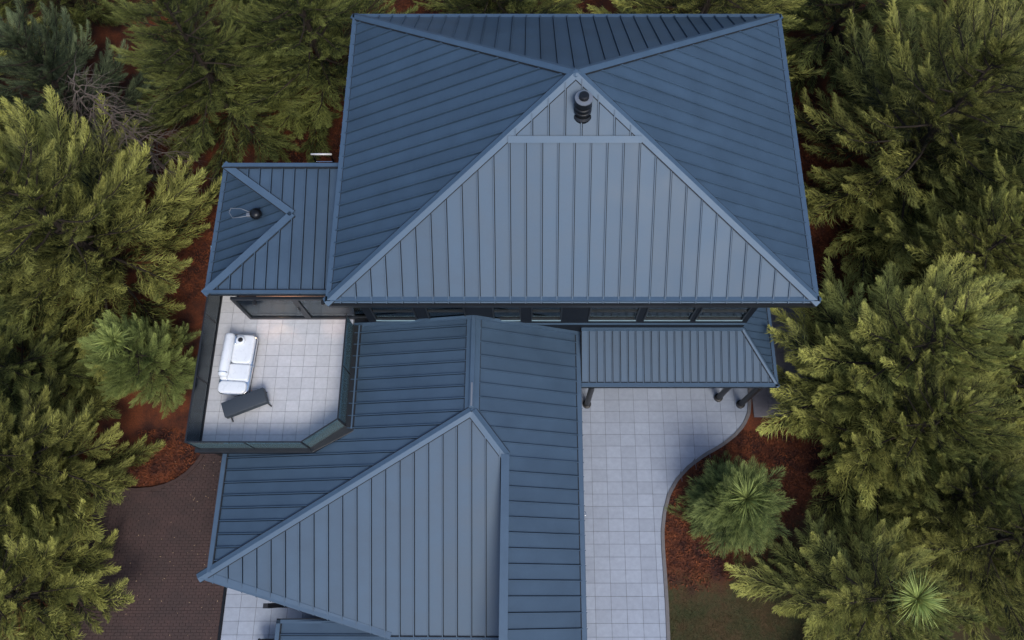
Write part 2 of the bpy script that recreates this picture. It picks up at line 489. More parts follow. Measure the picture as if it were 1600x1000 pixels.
def leaf_mat(name, dark, light, trans=.25, objvar=.15, spread=1.0):
    m = bpy.data.materials.new(name); m.use_nodes = True; nt = m.node_tree; n = nt.nodes; l = nt.links
    p = n['Principled BSDF']; p.inputs['Roughness'].default_value = .6; p.inputs['Specular IOR Level'].default_value = .25
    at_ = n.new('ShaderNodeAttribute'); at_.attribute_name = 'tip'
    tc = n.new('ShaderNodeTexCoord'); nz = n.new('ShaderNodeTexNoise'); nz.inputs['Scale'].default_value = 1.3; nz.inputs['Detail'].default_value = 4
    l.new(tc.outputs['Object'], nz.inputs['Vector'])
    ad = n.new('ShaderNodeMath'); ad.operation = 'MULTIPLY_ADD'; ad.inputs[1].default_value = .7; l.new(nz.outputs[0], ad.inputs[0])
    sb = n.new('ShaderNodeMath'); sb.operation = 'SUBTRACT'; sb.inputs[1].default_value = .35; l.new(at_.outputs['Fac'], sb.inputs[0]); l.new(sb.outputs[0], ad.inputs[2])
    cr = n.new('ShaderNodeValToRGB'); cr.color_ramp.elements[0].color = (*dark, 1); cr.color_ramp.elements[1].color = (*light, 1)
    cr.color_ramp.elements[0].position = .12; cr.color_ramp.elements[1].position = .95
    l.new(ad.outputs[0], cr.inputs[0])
    oi = n.new('ShaderNodeObjectInfo'); hs = n.new('ShaderNodeHueSaturation'); mr = n.new('ShaderNodeMapRange')
    mr.inputs['To Min'].default_value = 1 - objvar; mr.inputs['To Max'].default_value = 1 + objvar
    l.new(oi.outputs['Random'], mr.inputs[0]); l.new(mr.outputs[0], hs.inputs['Value']); l.new(cr.outputs[0], hs.inputs['Color'])
    l.new(hs.outputs[0], p.inputs['Base Color'])
    tl = n.new('ShaderNodeBsdfTranslucent'); l.new(hs.outputs[0], tl.inputs[0])
    mx = n.new('ShaderNodeMixShader'); mx.inputs[0].default_value = trans
    l.new(p.outputs[0], mx.inputs[1]); l.new(tl.outputs[0], mx.inputs[2]); l.new(mx.outputs[0], n['Material Output'].inputs[0])
    return m


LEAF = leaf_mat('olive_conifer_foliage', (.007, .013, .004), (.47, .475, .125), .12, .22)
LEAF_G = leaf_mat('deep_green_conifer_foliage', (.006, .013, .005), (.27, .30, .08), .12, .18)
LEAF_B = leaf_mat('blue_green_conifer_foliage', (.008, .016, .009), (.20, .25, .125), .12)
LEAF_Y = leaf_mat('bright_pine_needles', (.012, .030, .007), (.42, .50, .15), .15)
GRASS = leaf_mat('dry_grass_blades', (.030, .030, .009), (.085, .066, .024), .1)

nr = np.random.default_rng(11)
# mulch chips in the beds that show
beds = [((395, 150), (545, 260)), ((255, 300), (345, 470)), ((200, 670), (320, 760)), ((1225, 150), (1330, 460)), ((1035, 640), (1340, 925)), ((590, -10), (940, 25))]
tris = []
for (u0, v0), (u1, v1) in beds:
    a = at(u0, v1, 0); b = at(u1, v0, 0); area = abs((b.x - a.x) * (b.y - a.y)); k = int(min(16000, area * 260))
    X = nr.uniform(a.x, b.x, k); Y = nr.uniform(a.y, b.y, k)
    ok = ~((X > PX0) & (X < np.interp(Y, cy_, cx_) + .14) & (Y < 9)) & ~((X > bx0) & (X < bx1) & (Y < np.interp(X, ax, ay) + .08)) & ~((X > 8.2) & (X < sx1) & (Y > 6.1) & (Y < 13.5))
    if u0 == 1035:
        ok &= nr.uniform(0, 1, len(X)) < np.clip((Y - .45 - .75 * np.maximum(0, X - 7.2) + .35 * np.sin(X * 2.3) + .25 * np.sin(X * 5.1 + 1)) / 1.5 + .35, .02, 1)
    X = X[ok]; Y = Y[ok]; k = len(X)
    th = nr.uniform(0, 6.28, k); L = nr.uniform(.02, .06, k); W = nr.uniform(.008, .02, k); tz = nr.uniform(-.03, .03, k)
    dx, dy = np.cos(th), np.sin(th); Z = -.03 + nr.uniform(0, .03, k)
    c = np.stack([X, Y, Z], 1); d = np.stack([dx * L, dy * L, tz], 1); s = np.stack([-dy * W, dx * W, nr.uniform(-.012, .012, k)], 1)
    tris += [np.stack([c - d - s, c + d - s, c + d + s], 1), np.stack([c - d - s, c + d + s, c - d + s], 1)]
T = np.concatenate(tris); ch = tri_mesh('mulch_chips', T, np.zeros((len(T), 3)), M['chip'])
tag(ch, 'loose red bark chips scattered over the planting beds', 'mulch', kind='stuff')
# grass blades
k = 42000
a = at(1035, 1010, 0); X = nr.uniform(edge_x(0) + .12, 13, k); Y = nr.uniform(-3.5, 2.6, k)
lim = np.interp(X, [p[0] for p in lawn_pts[2:8]], [p[1] for p in lawn_pts[2:8]])
dens = np.clip((lim - Y) / 1.6, 0, 1) ** 1.5
ok = (Y < lim) & (X > np.interp(Y, cy_, cx_) + .14) & (nr.uniform(0, 1, k) < .04 + .96 * dens); X = X[ok]; Y = Y[ok]; k = len(X)
th = nr.uniform(0, 6.28, k); h = nr.uniform(.03, .075, k); w = .006
b0 = np.stack([X - np.sin(th) * w, Y + np.cos(th) * w, np.full(k, -.03)], 1); b1 = np.stack([X + np.sin(th) * w, Y - np.cos(th) * w, np.full(k, -.03)], 1)
tp = np.stack([X + np.cos(th) * h * .7, Y + np.sin(th) * h * .7, -.03 + h], 1)
T = np.stack([b0, b1, tp], 1); aa = np.tile(np.array([0.2, .2, .8]), (k, 1)) + nr.uniform(-.2, .25, (k, 1))
tag(tri_mesh('grass', T, aa, GRASS), 'short dry brown-green grass below the red mulch bed', 'grass', kind='stuff')
# leaf litter on the brick path
k = 90; tris = []
X = nr.uniform(-15, -11.4, k); Y = nr.uniform(-1.5, 5.5, k); th = nr.uniform(0, 6.28, k); L = nr.uniform(.012, .035, k)
c = np.stack([X, Y, np.full(k, .012)], 1); d = np.stack([np.cos(th) * L, np.sin(th) * L, np.full(k, .004)], 1); s = np.stack([-np.sin(th) * L * .5, np.cos(th) * L * .5, np.full(k, 0)], 1)
T = np.concatenate([np.stack([c - d, c - s, c + d], 1), np.stack([c - d, c + d, c + s], 1)])
tag(tri_mesh('leaf_litter', T, np.zeros((len(T), 3)), M['litter']), 'pale specks of dry leaf litter strewn on the brick path', 'leaf litter', kind='stuff')

# ------------------------------------------------------------------ the house
house = empty('house', (cx, cy, 0))
tag(house, 'dark modern house with slate blue standing seam metal roofs and glass railed balcony', 'house')


def hpart(name, bm=None, m='dark', **k):
    if bm is None: bm = MB()
    o = bm.build(name, M[m] if isinstance(m, str) else m, house, **k)
    o.matrix_parent_inverse = Matrix.Translation((-cx, -cy, 0)); return o


def slab_poly(poly, drop=.10):
    """roof deck under a slope: solid slab below the slope plane"""
    return poly, drop


def roof_part(name, polys, drop=.14, label=None):
    mb = MB()
    for p in polys:
        mb.prism([Vector(q) - Vector((0, 0, drop)) for q in p], (0, 0, drop))
    o = hpart(name, mb, 'under')
    if label: o['label'] = label
    return o


# --- main roof
nF = (FR - FL).cross(APEX - FL).normalized(); nB = (BL - BR).cross(APEX - BR).normalized()
nL = (FL - BL).cross(APEX - BL).normalized(); nR = (BR - FR).cross(APEX - FR).normalized()
mr = roof_part('main_roof', [[FL, FR, APEX], [BR, BL, APEX], [BL, FL, APEX], [FR, BR, APEX]], label='large hipped main roof meeting at one apex')
bandc = on_plane(897, 212, FL, nF); tb = (bandc.z - Z_E) / (z_ap - Z_E)
bl = FL.lerp(APEX, tb); br = FR.lerp(APEX, tb)
slope_panels([FL, FR, br, bl], .487, mr)
slope_panels([bl, br, APEX], .487, mr, lift=.06, phase=.24)
slope_panels([BR, BL, APEX], .487, mr)
slope_panels([BL, FL, APEX], .46, mr)
slope_panels([FR, BR, APEX], .46, mr)
for p, n1, n2 in ((FL, nF, nL), (FR, nF, nR), (BL, nB, nL), (BR, nB, nR)):
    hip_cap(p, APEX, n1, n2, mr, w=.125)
mb = MB(); mb.lathe([(.17, -.08), (.15, -.02), (.08, .03), (.02, .04)], APEX + Vector((0, 0, .08)), 8); mb.build('apex_cap', M['cap'], mr)
mb = MB(); dF = (Vector((0, 0, -1)) + nF * nF.z).normalized()
mb.prism([bl + nF * .01, br + nF * .01, br + nF * .01 + dF * .2, bl + nF * .01 + dF * .2], nF * .15); mb.build('flashing_band', M['cap'], mr)
for a, b, i in ((FL, FR, (0, 1, 0)), (BR, BL, (0, -1, 0)), (BL, FL, (1, 0, 0)), (FR, BR, (-1, 0, 0))):
    trim(a, b, mr, i, w=.16, h=.24 if abs(i[1]) else .236, dz=.06)
# gutter under the front eave
mb = MB(); mb.box((xl + .03, yf - .07, Z_E - .26), (xr - .03, yf + .06, Z_E - .09)); mb.build('gutter', M['frame'], mr)

# --- left wing roof
wFL = at(320, 460, Z_W); wx = wFL.x; wy0 = wFL.y
ZB = Z_W + .82                                            # the wing's roof falls gently from back to front
a0 = Vector((wx, wy0, Z_W)); a1 = at(352, 258, ZB); wy1 = a1.y
nW = Vector((0, -(ZB - Z_W) / (wy1 - wy0), 1)).normalized(); WAP = on_plane(458, 335, a0, nW)
XE = xl + .45; e0 = Vector((XE, wy0, Z_W)); e1 = Vector((XE, wy1, ZB))
m0 = Vector((WAP.x, wy0, Z_W)); m1 = Vector((WAP.x, wy1, ZB))
t0 = at(322, 459, 5.1); t1 = at(353, 259, 5.4); TA = WAP - Vector((0, 0, .03))
wr = roof_part('wing_roof', [[m0, e0, e1, m1], [a0, m0, WAP], [a1, WAP, m1], [t1, t0, TA]], label='small roof over the left wing with a dark triangular hip')
for q in ([m0, e0, e1, m1], [a0, m0, WAP], [a1, WAP, m1]): n1 = slope_panels(q, .395, wr, origin=WAP)
n3 = slope_panels([t1, t0, TA], .38, wr)
for c_ in (a0, a1): MB().bar(c_ + nW * .06, WAP + nW * .06, .24, .14, nW).build('hip_cap', M['cap'], wr); MB().bar(c_.lerp(WAP, .01) + nW * .04, WAP + nW * .04, .29, .08, nW).build('shadow_strip', M['under'], wr)  # wider dark bar gives each hip cap a painted shadow edge
for c_, t_ in ((a0, t0), (a1, t1)):
    mb = MB(); mb.prism([c_ - Vector((0, 0, .02)), WAP - Vector((0, 0, .02)), t_ - Vector((0, 0, .02))], Vector((.05, 0, 0))); mb.build('hip_side', M['dark'], wr)
trim(a0, e0, wr, (0, 1, 0), w=.10, h=.2, dz=.05); trim(e1, a1, wr, (0, -1, 0), w=.14, h=.2, dz=.05)
dtr = (t0 - t1).normalized(); MB().bar(t1 + Vector((.06, 0, .03)), t0 + Vector((.06, 0, .03)), .15, .2).build('eave_trim', M['cap'], wr)
MB().bar(t1 + Vector((.145, 0, .05)), t0 + Vector((.145, 0, .05)), .03, .14).build('shadow_strip', M['under'], wr)  # dark bar in place of shade along the hip's eave trim

# --- lower front roof
RX = at(738, 600, Z_R).x; P1 = Vector((RX, at(738, 643, Z_R).y, Z_R)); R0 = Vector((RX, WALL_Y, Z_R))
LEX = at(337, 810, 2.95).x; sl = (Z_R - 2.95) / (RX - LEX)
P2 = at(312, 903, 2.95)
for _ in range(8): P2 = at(312, 903, Z_R - sl * (RX - P2.x))
af = (Z_R - P2.z) / (P1.y - P2.y); nFF = Vector((0, -af, 1)).normalized()
P3 = on_plane(610, 998, P1, nFF); Q2 = on_plane(789, 998, P1, nFF)
REX = at(911, 760, 3.0).x; sr = (Z_R - 3.0) / (REX - RX); nRR = Vector((sr, 0, 1)).normalized()
Q1 = on_plane(790, 713, P1, nRR); Q2 = Vector((Q1.x, P3.y - .02, Z_R - af * (P1.y - P3.y + .02)))
Q1f = Vector((Q1.x, Q1.y, Z_R - af * (P1.y - Q1.y)))
nLL = Vector((-sl, 0, 1)).normalized()
tL = (RX - LEX) / (RX - P2.x); HL = P1.lerp(P2, tL)
print('lower', RX, P1, P2, P3, Q1, Q1f, Q2, 'slopes', sl, sr, af)
YB = WALL_Y + .1
polyL = [Vector((RX, YB, Z_R)), P1, HL, Vector((LEX, YB, 2.95))]
polyRa = [Vector((RX, YB, Z_R)), Vector((REX, YB, 3.0)), Vector((REX, Q1.y, 3.0)), Q1, P1]
YS = -4.0
polyRb = [Q1, Vector((REX, Q1.y, 3.0)), Vector((REX, YS, 3.0)), Vector((Q1.x, YS, Q1.z))]
polyF = [P1, P2, P3, Q2, Q1f]
lr = roof_part('lower_roof', [polyL, polyRa, polyRb, polyF], label='lower front roof with a wide triangular face')
slope_panels(polyL, .43, lr); slope_panels(polyRa, .49, lr); slope_panels(polyRb, .49, lr); slope_panels(polyF, .478, lr, lift=.03)
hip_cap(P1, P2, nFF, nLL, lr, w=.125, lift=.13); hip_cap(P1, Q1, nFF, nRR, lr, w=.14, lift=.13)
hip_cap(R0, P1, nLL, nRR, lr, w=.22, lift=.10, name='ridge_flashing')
mb = MB(); mb.bar(R0 + Vector((0, 0, .15)), P1 + Vector((0, .1, .15)), .16, .08); mb.build('ridge_cap', M['cap'], lr, bevel=.02)
mb = MB(); mb.box((RX - .03, P1.y + .15, Z_R + .19), (RX + .03, P1.y + .95, Z_R + .215)); mb.build('ridge_clip', M['grey'], lr)
# cap along the step right of the front face, with the wall of the step
mb = MB(); mb.prism([Q1 + Vector((-.14, .05, .02)), Q1 + Vector((.13, .05, -.04)), Vector((Q1.x + .13, YS, Q1.z - .04)), Vector((Q1.x - .14, YS, Q1.z + .02))], (0, 0, .17)); mb.build('step_cap', M['cap'], lr)
mb = MB(); mb.box((Q1.x - .06, YS, 0.1), (Q1.x + .02, Q1.y - .1, Q1.z - .1)); mb.build('step_wall', M['dark'], lr)
# trims
e = (P3 - P2).normalized(); inn = Vector((-e.y, e.x, 0)).normalized()
mb = MB(); mb.prism([P2 + Vector((0, 0, -.1)), P3 + Vector((0, 0, -.1)), P3 + inn * .2 + Vector((0, 0, -.1)), P2 + inn * .2 + Vector((.25, 0, -.1))], (0, 0, .25)); mb.build('eave_trim', M['cap'], lr)
trim(P3, Q2, lr, (0, 1, 0), w=.06, h=.2, dz=.05)
trim(Vector((REX, YS, 3.0)), Vector((REX, YB, 3.0)), lr, (-1, 0, 0), w=.15, h=.24, dz=.06)
trim(Vector((LEX, YB, 2.95)), Vector((LEX, HL.y, 2.95)), lr, (1, 0, 0), w=.15, h=.24, dz=.06)
# flashing where the slopes meet the house wall
for q in (Vector((-6.0, 0, 0)), Vector((REX, 0, 0))):
    s_ = sl if q.x < RX else sr
    b = Vector((q.x, WALL_Y - .05, Z_R - s_ * abs(q.x - RX)))
    MB().bar(Vector((RX, WALL_Y - .05, Z_R)) + Vector((0, 0, .13)), b + Vector((0, 0, .13)), .10, .12).build('wall_flashing', M['cap'], lr)

# --- canopy over the right terrace
Z_C0, Z_C1 = 3.5, 2.95
c1 = at(908, 605, Z_C1); c2 = at(1215, 605, Z_C1)
CWX = at(1165, 513, 3.95).x
cA = Vector((REX + .02, WALL_Y, Z_C0)); cB = Vector((CWX, WALL_Y, Z_C0)); cC = Vector((c2.x, c2.y, Z_C1)); cD = Vector((REX + .02, c1.y, Z_C1)); cE = Vector((c2.x, 12.0, Z_C1)); cF = Vector((CWX, 12.0, Z_C0))
cr_ = roof_part('canopy_roof', [[cD, cC, cB, cA], [cC, cE, cF, cB]], label='narrow ribbed lean-to roof wrapping the right corner')
n1 = slope_panels([cD, cC, cB, cA], .283, cr_, rib=.04, ribw=.025, gap=.03); n2 = slope_panels([cC, cE, cF, cB], .283, cr_, rib=.04, ribw=.025, gap=.03)
hip_cap(cC, cB, n1, n2, cr_, w=.05, lift=.10)
trim(cD, cC, cr_, (0, 1, 0), w=.13, h=.22, dz=.03); trim(cC, cE, cr_, (-1, 0, 0), w=.11, h=.216, dz=.03)
MB().box((REX + .03, WALL_Y - .09, Z_C0 + .03), (CWX, WALL_Y - .002, Z_C0 + .16)).build('wall_flashing', M['cap'], cr_)
for (u, v) in ((1122, 622), (1157, 637), (917, 634)):
    b = at(u, v, 0.0); b.y = max(b.y, c1.y + .06)
    mb = MB(); mb.tube([(b.x, b.y, 0.0), (b.x, b.y, .10), (b.x, b.y, .12), (b.x, b.y, 2.86)], [.17, .17, .11, .11], 14)
    hpart('canopy_post', mb, 'black', smooth=False)

# --- walls
MWX0, MWX1, MWY1 = xl + .72, CWX - .02, yb - .5
mb = MB(); mb.box((MWX0, WALL_Y + .12, 0), (MWX1, MWY1, Z_E - .1)); hpart('core_wall', mb, 'dark')
# front wall of the upper storey: piers, head and sill courses around the windows
win = []
for ul, ur in ((583, 650), (668, 728), (770, 814), (830, 878), (920, 997), (1008, 1083), (1090, 1166)):
    win.append((at(ul, 492, 5.0).x, at(ur, 492, 5.0).x))
WZ0, WZ1 = 4.52, 6.75
mb = MB(); mb.box((MWX0, WALL_Y, 0), (MWX1, WALL_Y + .118, WZ0)); hpart('wall_base', mb, 'dark')
mb = MB(); mb.box((MWX0, WALL_Y + .001, WZ1), (MWX1, WALL_Y + .118, Z_E - .12)); hpart('wall_head', mb, 'dark')
edges = [MWX0] + [x for w in win for x in w] + [MWX1]
for i in range(0, len(edges), 2):
    mb = MB(); mb.box((edges[i] + .001, WALL_Y + .002, WZ0 + .001), (edges[i + 1] - .001, WALL_Y + .117, WZ1 - .001)); hpart('wall_pier', mb, 'dark')
for x0, x1 in win:
    fr = MB(); t = .05
    fr.box((x0, WALL_Y - .03, WZ0), (x0 + t, WALL_Y + .08, WZ1)); fr.box((x1 - t, WALL_Y - .03, WZ0), (x1, WALL_Y + .08, WZ1))
    fr.box((x0 + t, WALL_Y - .03, WZ0), (x1 - t, WALL_Y + .08, WZ0 + t)); fr.box((x0 + t, WALL_Y - .03, WZ1 - t), (x1 - t, WALL_Y + .08, WZ1))
    fr.box((x0 + t, WALL_Y - .02, 5.28), (x1 - t, WALL_Y + .07, 5.33))
    w_ = hpart('window', fr, 'frame')
    pane = MB().box((x0 + t, WALL_Y + .03, WZ0 + t), (x1 - t, WALL_Y + .04, WZ1 - t)).build('pane', M['glass'], w_)
    MB().box((x0 + .02, WALL_Y - .065, WZ0 + .0), (x1 - .02, WALL_Y - .032, WZ0 + .03)).build('sill', M['blind'], w_)
    MB().box((x0 + t + .02, WALL_Y + .05, WZ0 + .3), (x1 - t - .02, WALL_Y + .06, WZ0 + .36)).build('blind_rail', M['blind'], w_)
mb = MB(); mb.box((MWX0, WALL_Y - .06, Z_C0 + .62), (MWX1 - .02, WALL_Y - .004, Z_C0 + .67)); hpart('string_course', mb, 'blind' if False else 'cap')
mb = MB(); mb.box((xl + .1, yf + .1, Z_E - .28), (xr - .1, yb - .1, Z_E - .2)); hpart('soffit', mb, 'dark')
# lower storey walls below the front roof
mb = MB(); mb.box((LEX + .5, .95, 0), (REX - .35, WALL_Y - .01, 2.72)); hpart('lower_wall', mb, 'dark')
mb = MB(); mb.box((Q1.x + .03, YS + .3, 0), (REX - .352, .94, 2.72)); hpart('garage_wall', mb, 'dark')
# small chrome fixings on the eaves
p = at(918, 803, 2.9)
mb = MB(); mb.tube([(REX + .0, p.y - .05, 2.93), (REX + .07, p.y - .05, 2.93), (REX + .09, p.y, 2.93), (REX + .07, p.y + .07, 2.93), (REX, p.y + .07, 2.93)], .014, 6); hpart('eave_ring', mb, 'chrome', smooth=True)
tq = t1.lerp(t0, .64)
mb = MB(); mb.tube([tq + Vector((.02, 0, 0)), tq + Vector((-.08, 0, -.02)), tq + Vector((-.10, -.12, -.06)), tq + Vector((-.03, -.2, -.08))], .018, 6); mb.lathe([(.04, -.03), (.04, .03)], tq + Vector((-.08, 0, -.03)), 8); hpart('eave_tap', mb, 'chrome', smooth=True)

# --- left wing: room behind the sliding doors
DX0 = at(400, 505, Z_D).x - .22; WY = wy0 - .12; DX1 = MWX0
ZT = Z_W - .12
mb = MB(); mb.box((DX0, wy1 - .35, 0), (DX1, wy1 - .25, 5.5)); hpart('wing_back_wall', mb, 'dark')
mb = MB(); mb.box((DX0, WY + .12, 0), (DX0 + .1, wy1 - .352, 5.45)); hpart('wing_side_wall', mb, 'dark')
mb = MB(); mb.box((DX0 + .1, WY + .10, Z_D - .1), (DX1, wy1 - .352, Z_D - .01)); hpart('room_floor', mb, 'floor_in')
mb = MB(); mb.box((DX0 + .105, wy1 - .42, Z_D), (DX1 - .01, wy1 - .36, 5.45)); hpart('room_wall', mb, 'wall_in')
mb = MB(); mb.box((WAP.x + .1, wy0 + .05, ZT - .02), (xl + .4, wy1 - .15, ZT + .03)); hpart('wing_soffit', mb, 'dark')
ux = [DX0, (at(483, 505, Z_D).x), DX1]
for x0, x1 in zip(ux[:-1], ux[1:]):
    fr = MB(); t = .11
    fr.box((x0, WY, Z_D), (x0 + t, WY + .1, ZT - .03)); fr.box((x1 - t, WY, Z_D), (x1 - .002, WY + .1, ZT - .03))
    fr.box((x0 + t, WY, Z_D), (x1 - t, WY + .1, Z_D + .16)); fr.box((x0 + t, WY, ZT - .15), (x1 - t, WY + .1, ZT - .03))
    d_ = hpart('sliding_door', fr, 'frame')
    MB().box((x0 + t, WY + .045, Z_D + .16), (x1 - t, WY + .055, ZT - .15)).build('pane', M['glass'], d_)
    MB().box((x1 - t + .03, WY - .03, Z_D + .95), (x1 - t + .06, WY, Z_D + 1.2)).build('handle', M['black'], d_)
# warm lamps over the doors
for u in (424, 524):
    p = at(u, 516, Z_D)
    mb = MB(); mb.lathe([(.07, -.05), (.075, .0), (.06, .05)], (p.x, WY - .09, ZT - .14), 14); mb.box((p.x - .03, WY - .05, ZT - .15), (p.x + .03, WY + .01, ZT - .11))
    l_ = hpart('wall_lamp', mb, 'black')
    MB().lathe([(.055, -.006), (.055, .0)], (p.x, WY - .09, ZT - .19), 14).build('lamp_disc', M['warm'], l_)
    sp = bpy.data.lights.new('lamp_light', 'SPOT'); sp.energy = 18; sp.color = (1, .52, .30); sp.spot_size = math.radians(38); sp.spot_blend = .8; sp.shadow_soft_size = .05
    so = bpy.data.objects.new('lamp_light', sp); col.objects.link(so); so.location = (p.x, WY - .13, ZT - .22); so.rotation_euler = (math.radians(-3), 0, 0)

# small warm lamps standing in the room behind the doors
for u, v, z, lab in ((425, 470, 4.42, 'tall orange glowing lamp standing behind the balcony doors'), (428, 492, 4.12, 'low orange glowing lamp close to the balcony door glass')):
    p = at(u, v, z); p.x += .32; p.y = max(p.y, WY + .28); l_ = tag(empty('floor_lamp', (p.x, p.y, Z_D - .01)), lab, 'lamp'); hz = z - Z_D
    mb = MB(); mb.lathe([(.09, 0), (.09, .02), (.014, .03), (.014, hz)], (0, 0, 0), 12); mb.build('stand', M['black'], l_)
    mb = MB(); mb.lathe([(.10, hz - .07), (.12, hz - .04), (.09, hz + .06), (.03, hz + .08)], (0, 0, 0), 16); mb.build('lamp_shade', M['shade'], l_, smooth=True)
    pt = bpy.data.lights.new('lamp_light', 'POINT'); pt.energy = 12; pt.color = (1, .6, .36); pt.shadow_soft_size = .1; po = bpy.data.objects.new('lamp_light', pt); col.objects.link(po); po.location = (0, 0, hz + .2); po.parent = l_

# --- balcony
RT = Z_D + 1.12
gA = at(294, 691, RT); gB = at(470, 690, RT); gC = at(533, 654, RT); gD = at(536, 500, RT); gE = at(320, 465, RT)
gx0 = (gA.x + gE.x) / 2; gx1 = (gC.x + gD.x) / 2; gy0 = (gA.y + gB.y) / 2
rail = [Vector((gx0, 11.4, 0)), Vector((gx0, gy0, 0)), Vector((gB.x, gy0, 0)), Vector((gx1, gC.y, 0)), Vector((gx1, WALL_Y - .02, 0))]
LW = .30  # ledge outside the glass
outer = [(gx0 - .10, 11.6), (gx0 - .10, gy0 - .12), (gB.x + .10, gy0 - .12), (gx1 + LW, gC.y - .16), (gx1 + LW, WALL_Y - .02), (MWX0 - .02, WALL_Y - .01), (MWX0 - .02, 11.6)]
mb = MB(); mb.prism([(x, y, Z_D - .42) for x, y in outer], (0, 0, .36))
deck = hpart('balcony', mb, 'dark')
# pavers clipped to the railing line
dpoly = [(p.x + (.05 if i < 2 else -.05 if i > 2 else 0), p.y + (.05 if 0 < i < 4 else 0)) for i, p in enumerate(rail)] + [(gx1 - .05, WALL_Y - .02)]
mb = MB(); mb.prism([(p.x, p.y, Z_D - .06) for p in rail] + [(gx1, 11.4, Z_D - .06)], (0, 0, .045)); mb.build('mortar_bed', M['joint'], deck)
TW, TH = .455, .405
y = gy0 + .05
while y < 11.3:
    x = gx0 + .05
    while x < gx1:
        inroom = y + TH * .3 > WY + .02 and x + TW > DX0 + .02
        poly = [(x + .005, y + .005), (x + TW - .005, y + .005), (x + TW - .005, y + TH - .005), (x + .005, y + TH - .005)]
        poly = clip(poly, 0, gx1 - .04, True); poly = clip(poly, 1, 11.35, True)
        if not inroom and poly:
            # cut the diagonal corner
            a = Vector((gB.x, gy0)); b = Vector((gx1, gC.y)); d = (b - a).normalized(); nn = Vector((-d.y, d.x))
            q = [((Vector(p) - a).dot(d), (Vector(p) - a).dot(nn)) for p in poly]
            q = clip(q, 1, .05, False)
            if len(q) >= 3:
                q = [a + d * s + nn * t for s, t in q]
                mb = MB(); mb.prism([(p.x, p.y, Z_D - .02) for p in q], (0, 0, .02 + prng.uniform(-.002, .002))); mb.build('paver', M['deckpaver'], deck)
        x += TW
    y += TH
# ledge coping pieces
def coping(pts, name='coping'):
    mb = MB(); mb.prism([(p[0], p[1], Z_D - .058) for p in pts], (0, 0, .10)); return mb.build(name, M['frame'], deck, bevel=.01)
coping([(gx1 + .02, gC.y), (gx1 + LW + .03, gC.y - .17), (gx1 + LW + .03, WALL_Y - .03), (gx1 + .02, WALL_Y - .03)])
coping([(gB.x, gy0 - .02), (gB.x + .10, gy0 - .15), (gx1 + LW + .03, gC.y - .175), (gx1 + .02, gC.y - .005)])
coping([(gx0 - .13, gy0 - .15), (gB.x + .098, gy0 - .15), (gB.x - .002, gy0 - .02), (gx0 - .13, gy0 - .02)])
coping([(gx0 - .13, gy0 - .018), (gx0 - .02, gy0 - .018), (gx0 - .02, 11.5), (gx0 - .13, 11.5)])
mb = MB(); mb.box((gx1 + LW - .10, gC.y - .12, Z_D + .04), (gx1 + LW - .05, WALL_Y - .03, Z_D + .09)); mb.build('coping_strip', M['cap'], deck)
railing = hpart('balcony_railing', MB().bar((gx0, 11.4, RT), (gx0, gy0, RT), .05, .04), 'frame')
MB().bar((gx0 - .025, gy0, RT), (gB.x, gy0, RT), .042, .036).build('top_rail', M['frame'], railing)
MB().bar((gB.x, gy0, RT), (gx1, gC.y, RT), .040, .034).build('top_rail', M['frame'], railing)
MB().bar((gx1, gC.y - .02, RT), (gx1, WALL_Y - .02, RT), .044, .038).build('top_rail', M['frame'], railing)


def panes(a, b, k, z0=Z_D + .05, m='railglass'):
    a, b = Vector(a), Vector(b)
    for i in range(k):
        p = a.lerp(b, i / k); q = a.lerp(b, (i + 1) / k); d = (q - p).normalized()
        p2, q2 = p + d * .03, q - d * .03
        mb = MB(); mb.bar((p2.x, p2.y, (z0 + RT - .03) / 2), (q2.x, q2.y, (z0 + RT - .03) / 2), .014, RT - .03 - z0); mb.build('glass_pane', M[m], railing)
        if i: MB().bar((p.x, p.y, Z_D - .02), (p.x, p.y, RT - .02), .035, .035).build('post', M['frame'], railing)
    mb = MB(); mb.bar((a.x, a.y, Z_D + .02), (b.x, b.y, Z_D + .02), .06, .06); mb.build('base_rail', M['frame'], railing)


panes(rail[0], rail[1], 3)
for i, k in ((1, 2), (2, 1), (3, 2)): panes(rail[i], rail[i + 1], k, m='tinted')
for p in rail[:4]: MB().bar((p.x, p.y, Z_D - .02), (p.x, p.y, RT - .02), .05, .05).build('post', M['frame'], railing)
p = at(350, 735, 0)
b = at(335, 722, 3.0)
mb = MB(); mb.bar((b.x, gy0 + .12, 0), (b.x, gy0 + .12, Z_D - .42), .22, .22); hpart('balcony_post', mb, 'black')

# --- low porch roof below the front eave
zs = 1.75
sA = at(434, 968, zs); sx2 = P3.x + 1.0
pr = roof_part('porch_roof', [[Vector((sA.x, -3., zs - .15)), Vector((sx2, -3., zs - .15)), Vector((sx2, sA.y, zs)), Vector((sA.x, sA.y, zs))]], label='low dark roof tucked under the front eave')
sp_ = [Vector((sA.x, -3., zs - .35)), Vector((sA.x, sA.y, zs - .35)), Vector((sx2, sA.y, zs)), Vector((sx2, -3., zs))]
slope_panels([Vector((sA.x, -3., zs)), Vector((sA.x, sA.y, zs)), Vector((sx2, sA.y, zs + .3)), Vector((sx2, -3., zs + .3))], .43, pr)
trim(Vector((sA.x, -3., zs)), Vector((sA.x, sA.y, zs)), pr, (1, 0, 0), w=.14, h=.2, dz=.04); trim(Vector((sA.x, sA.y - .12, zs)), Vector((sx2, sA.y - .12, zs)), pr, (0, 1, 0), w=.12, h=.196, dz=.04)
mb = MB(); mb.box((sA.x + .3, -3, 0), (sx2, sA.y - .1, zs - .2)); hpart('porch_wall', mb, 'dark')
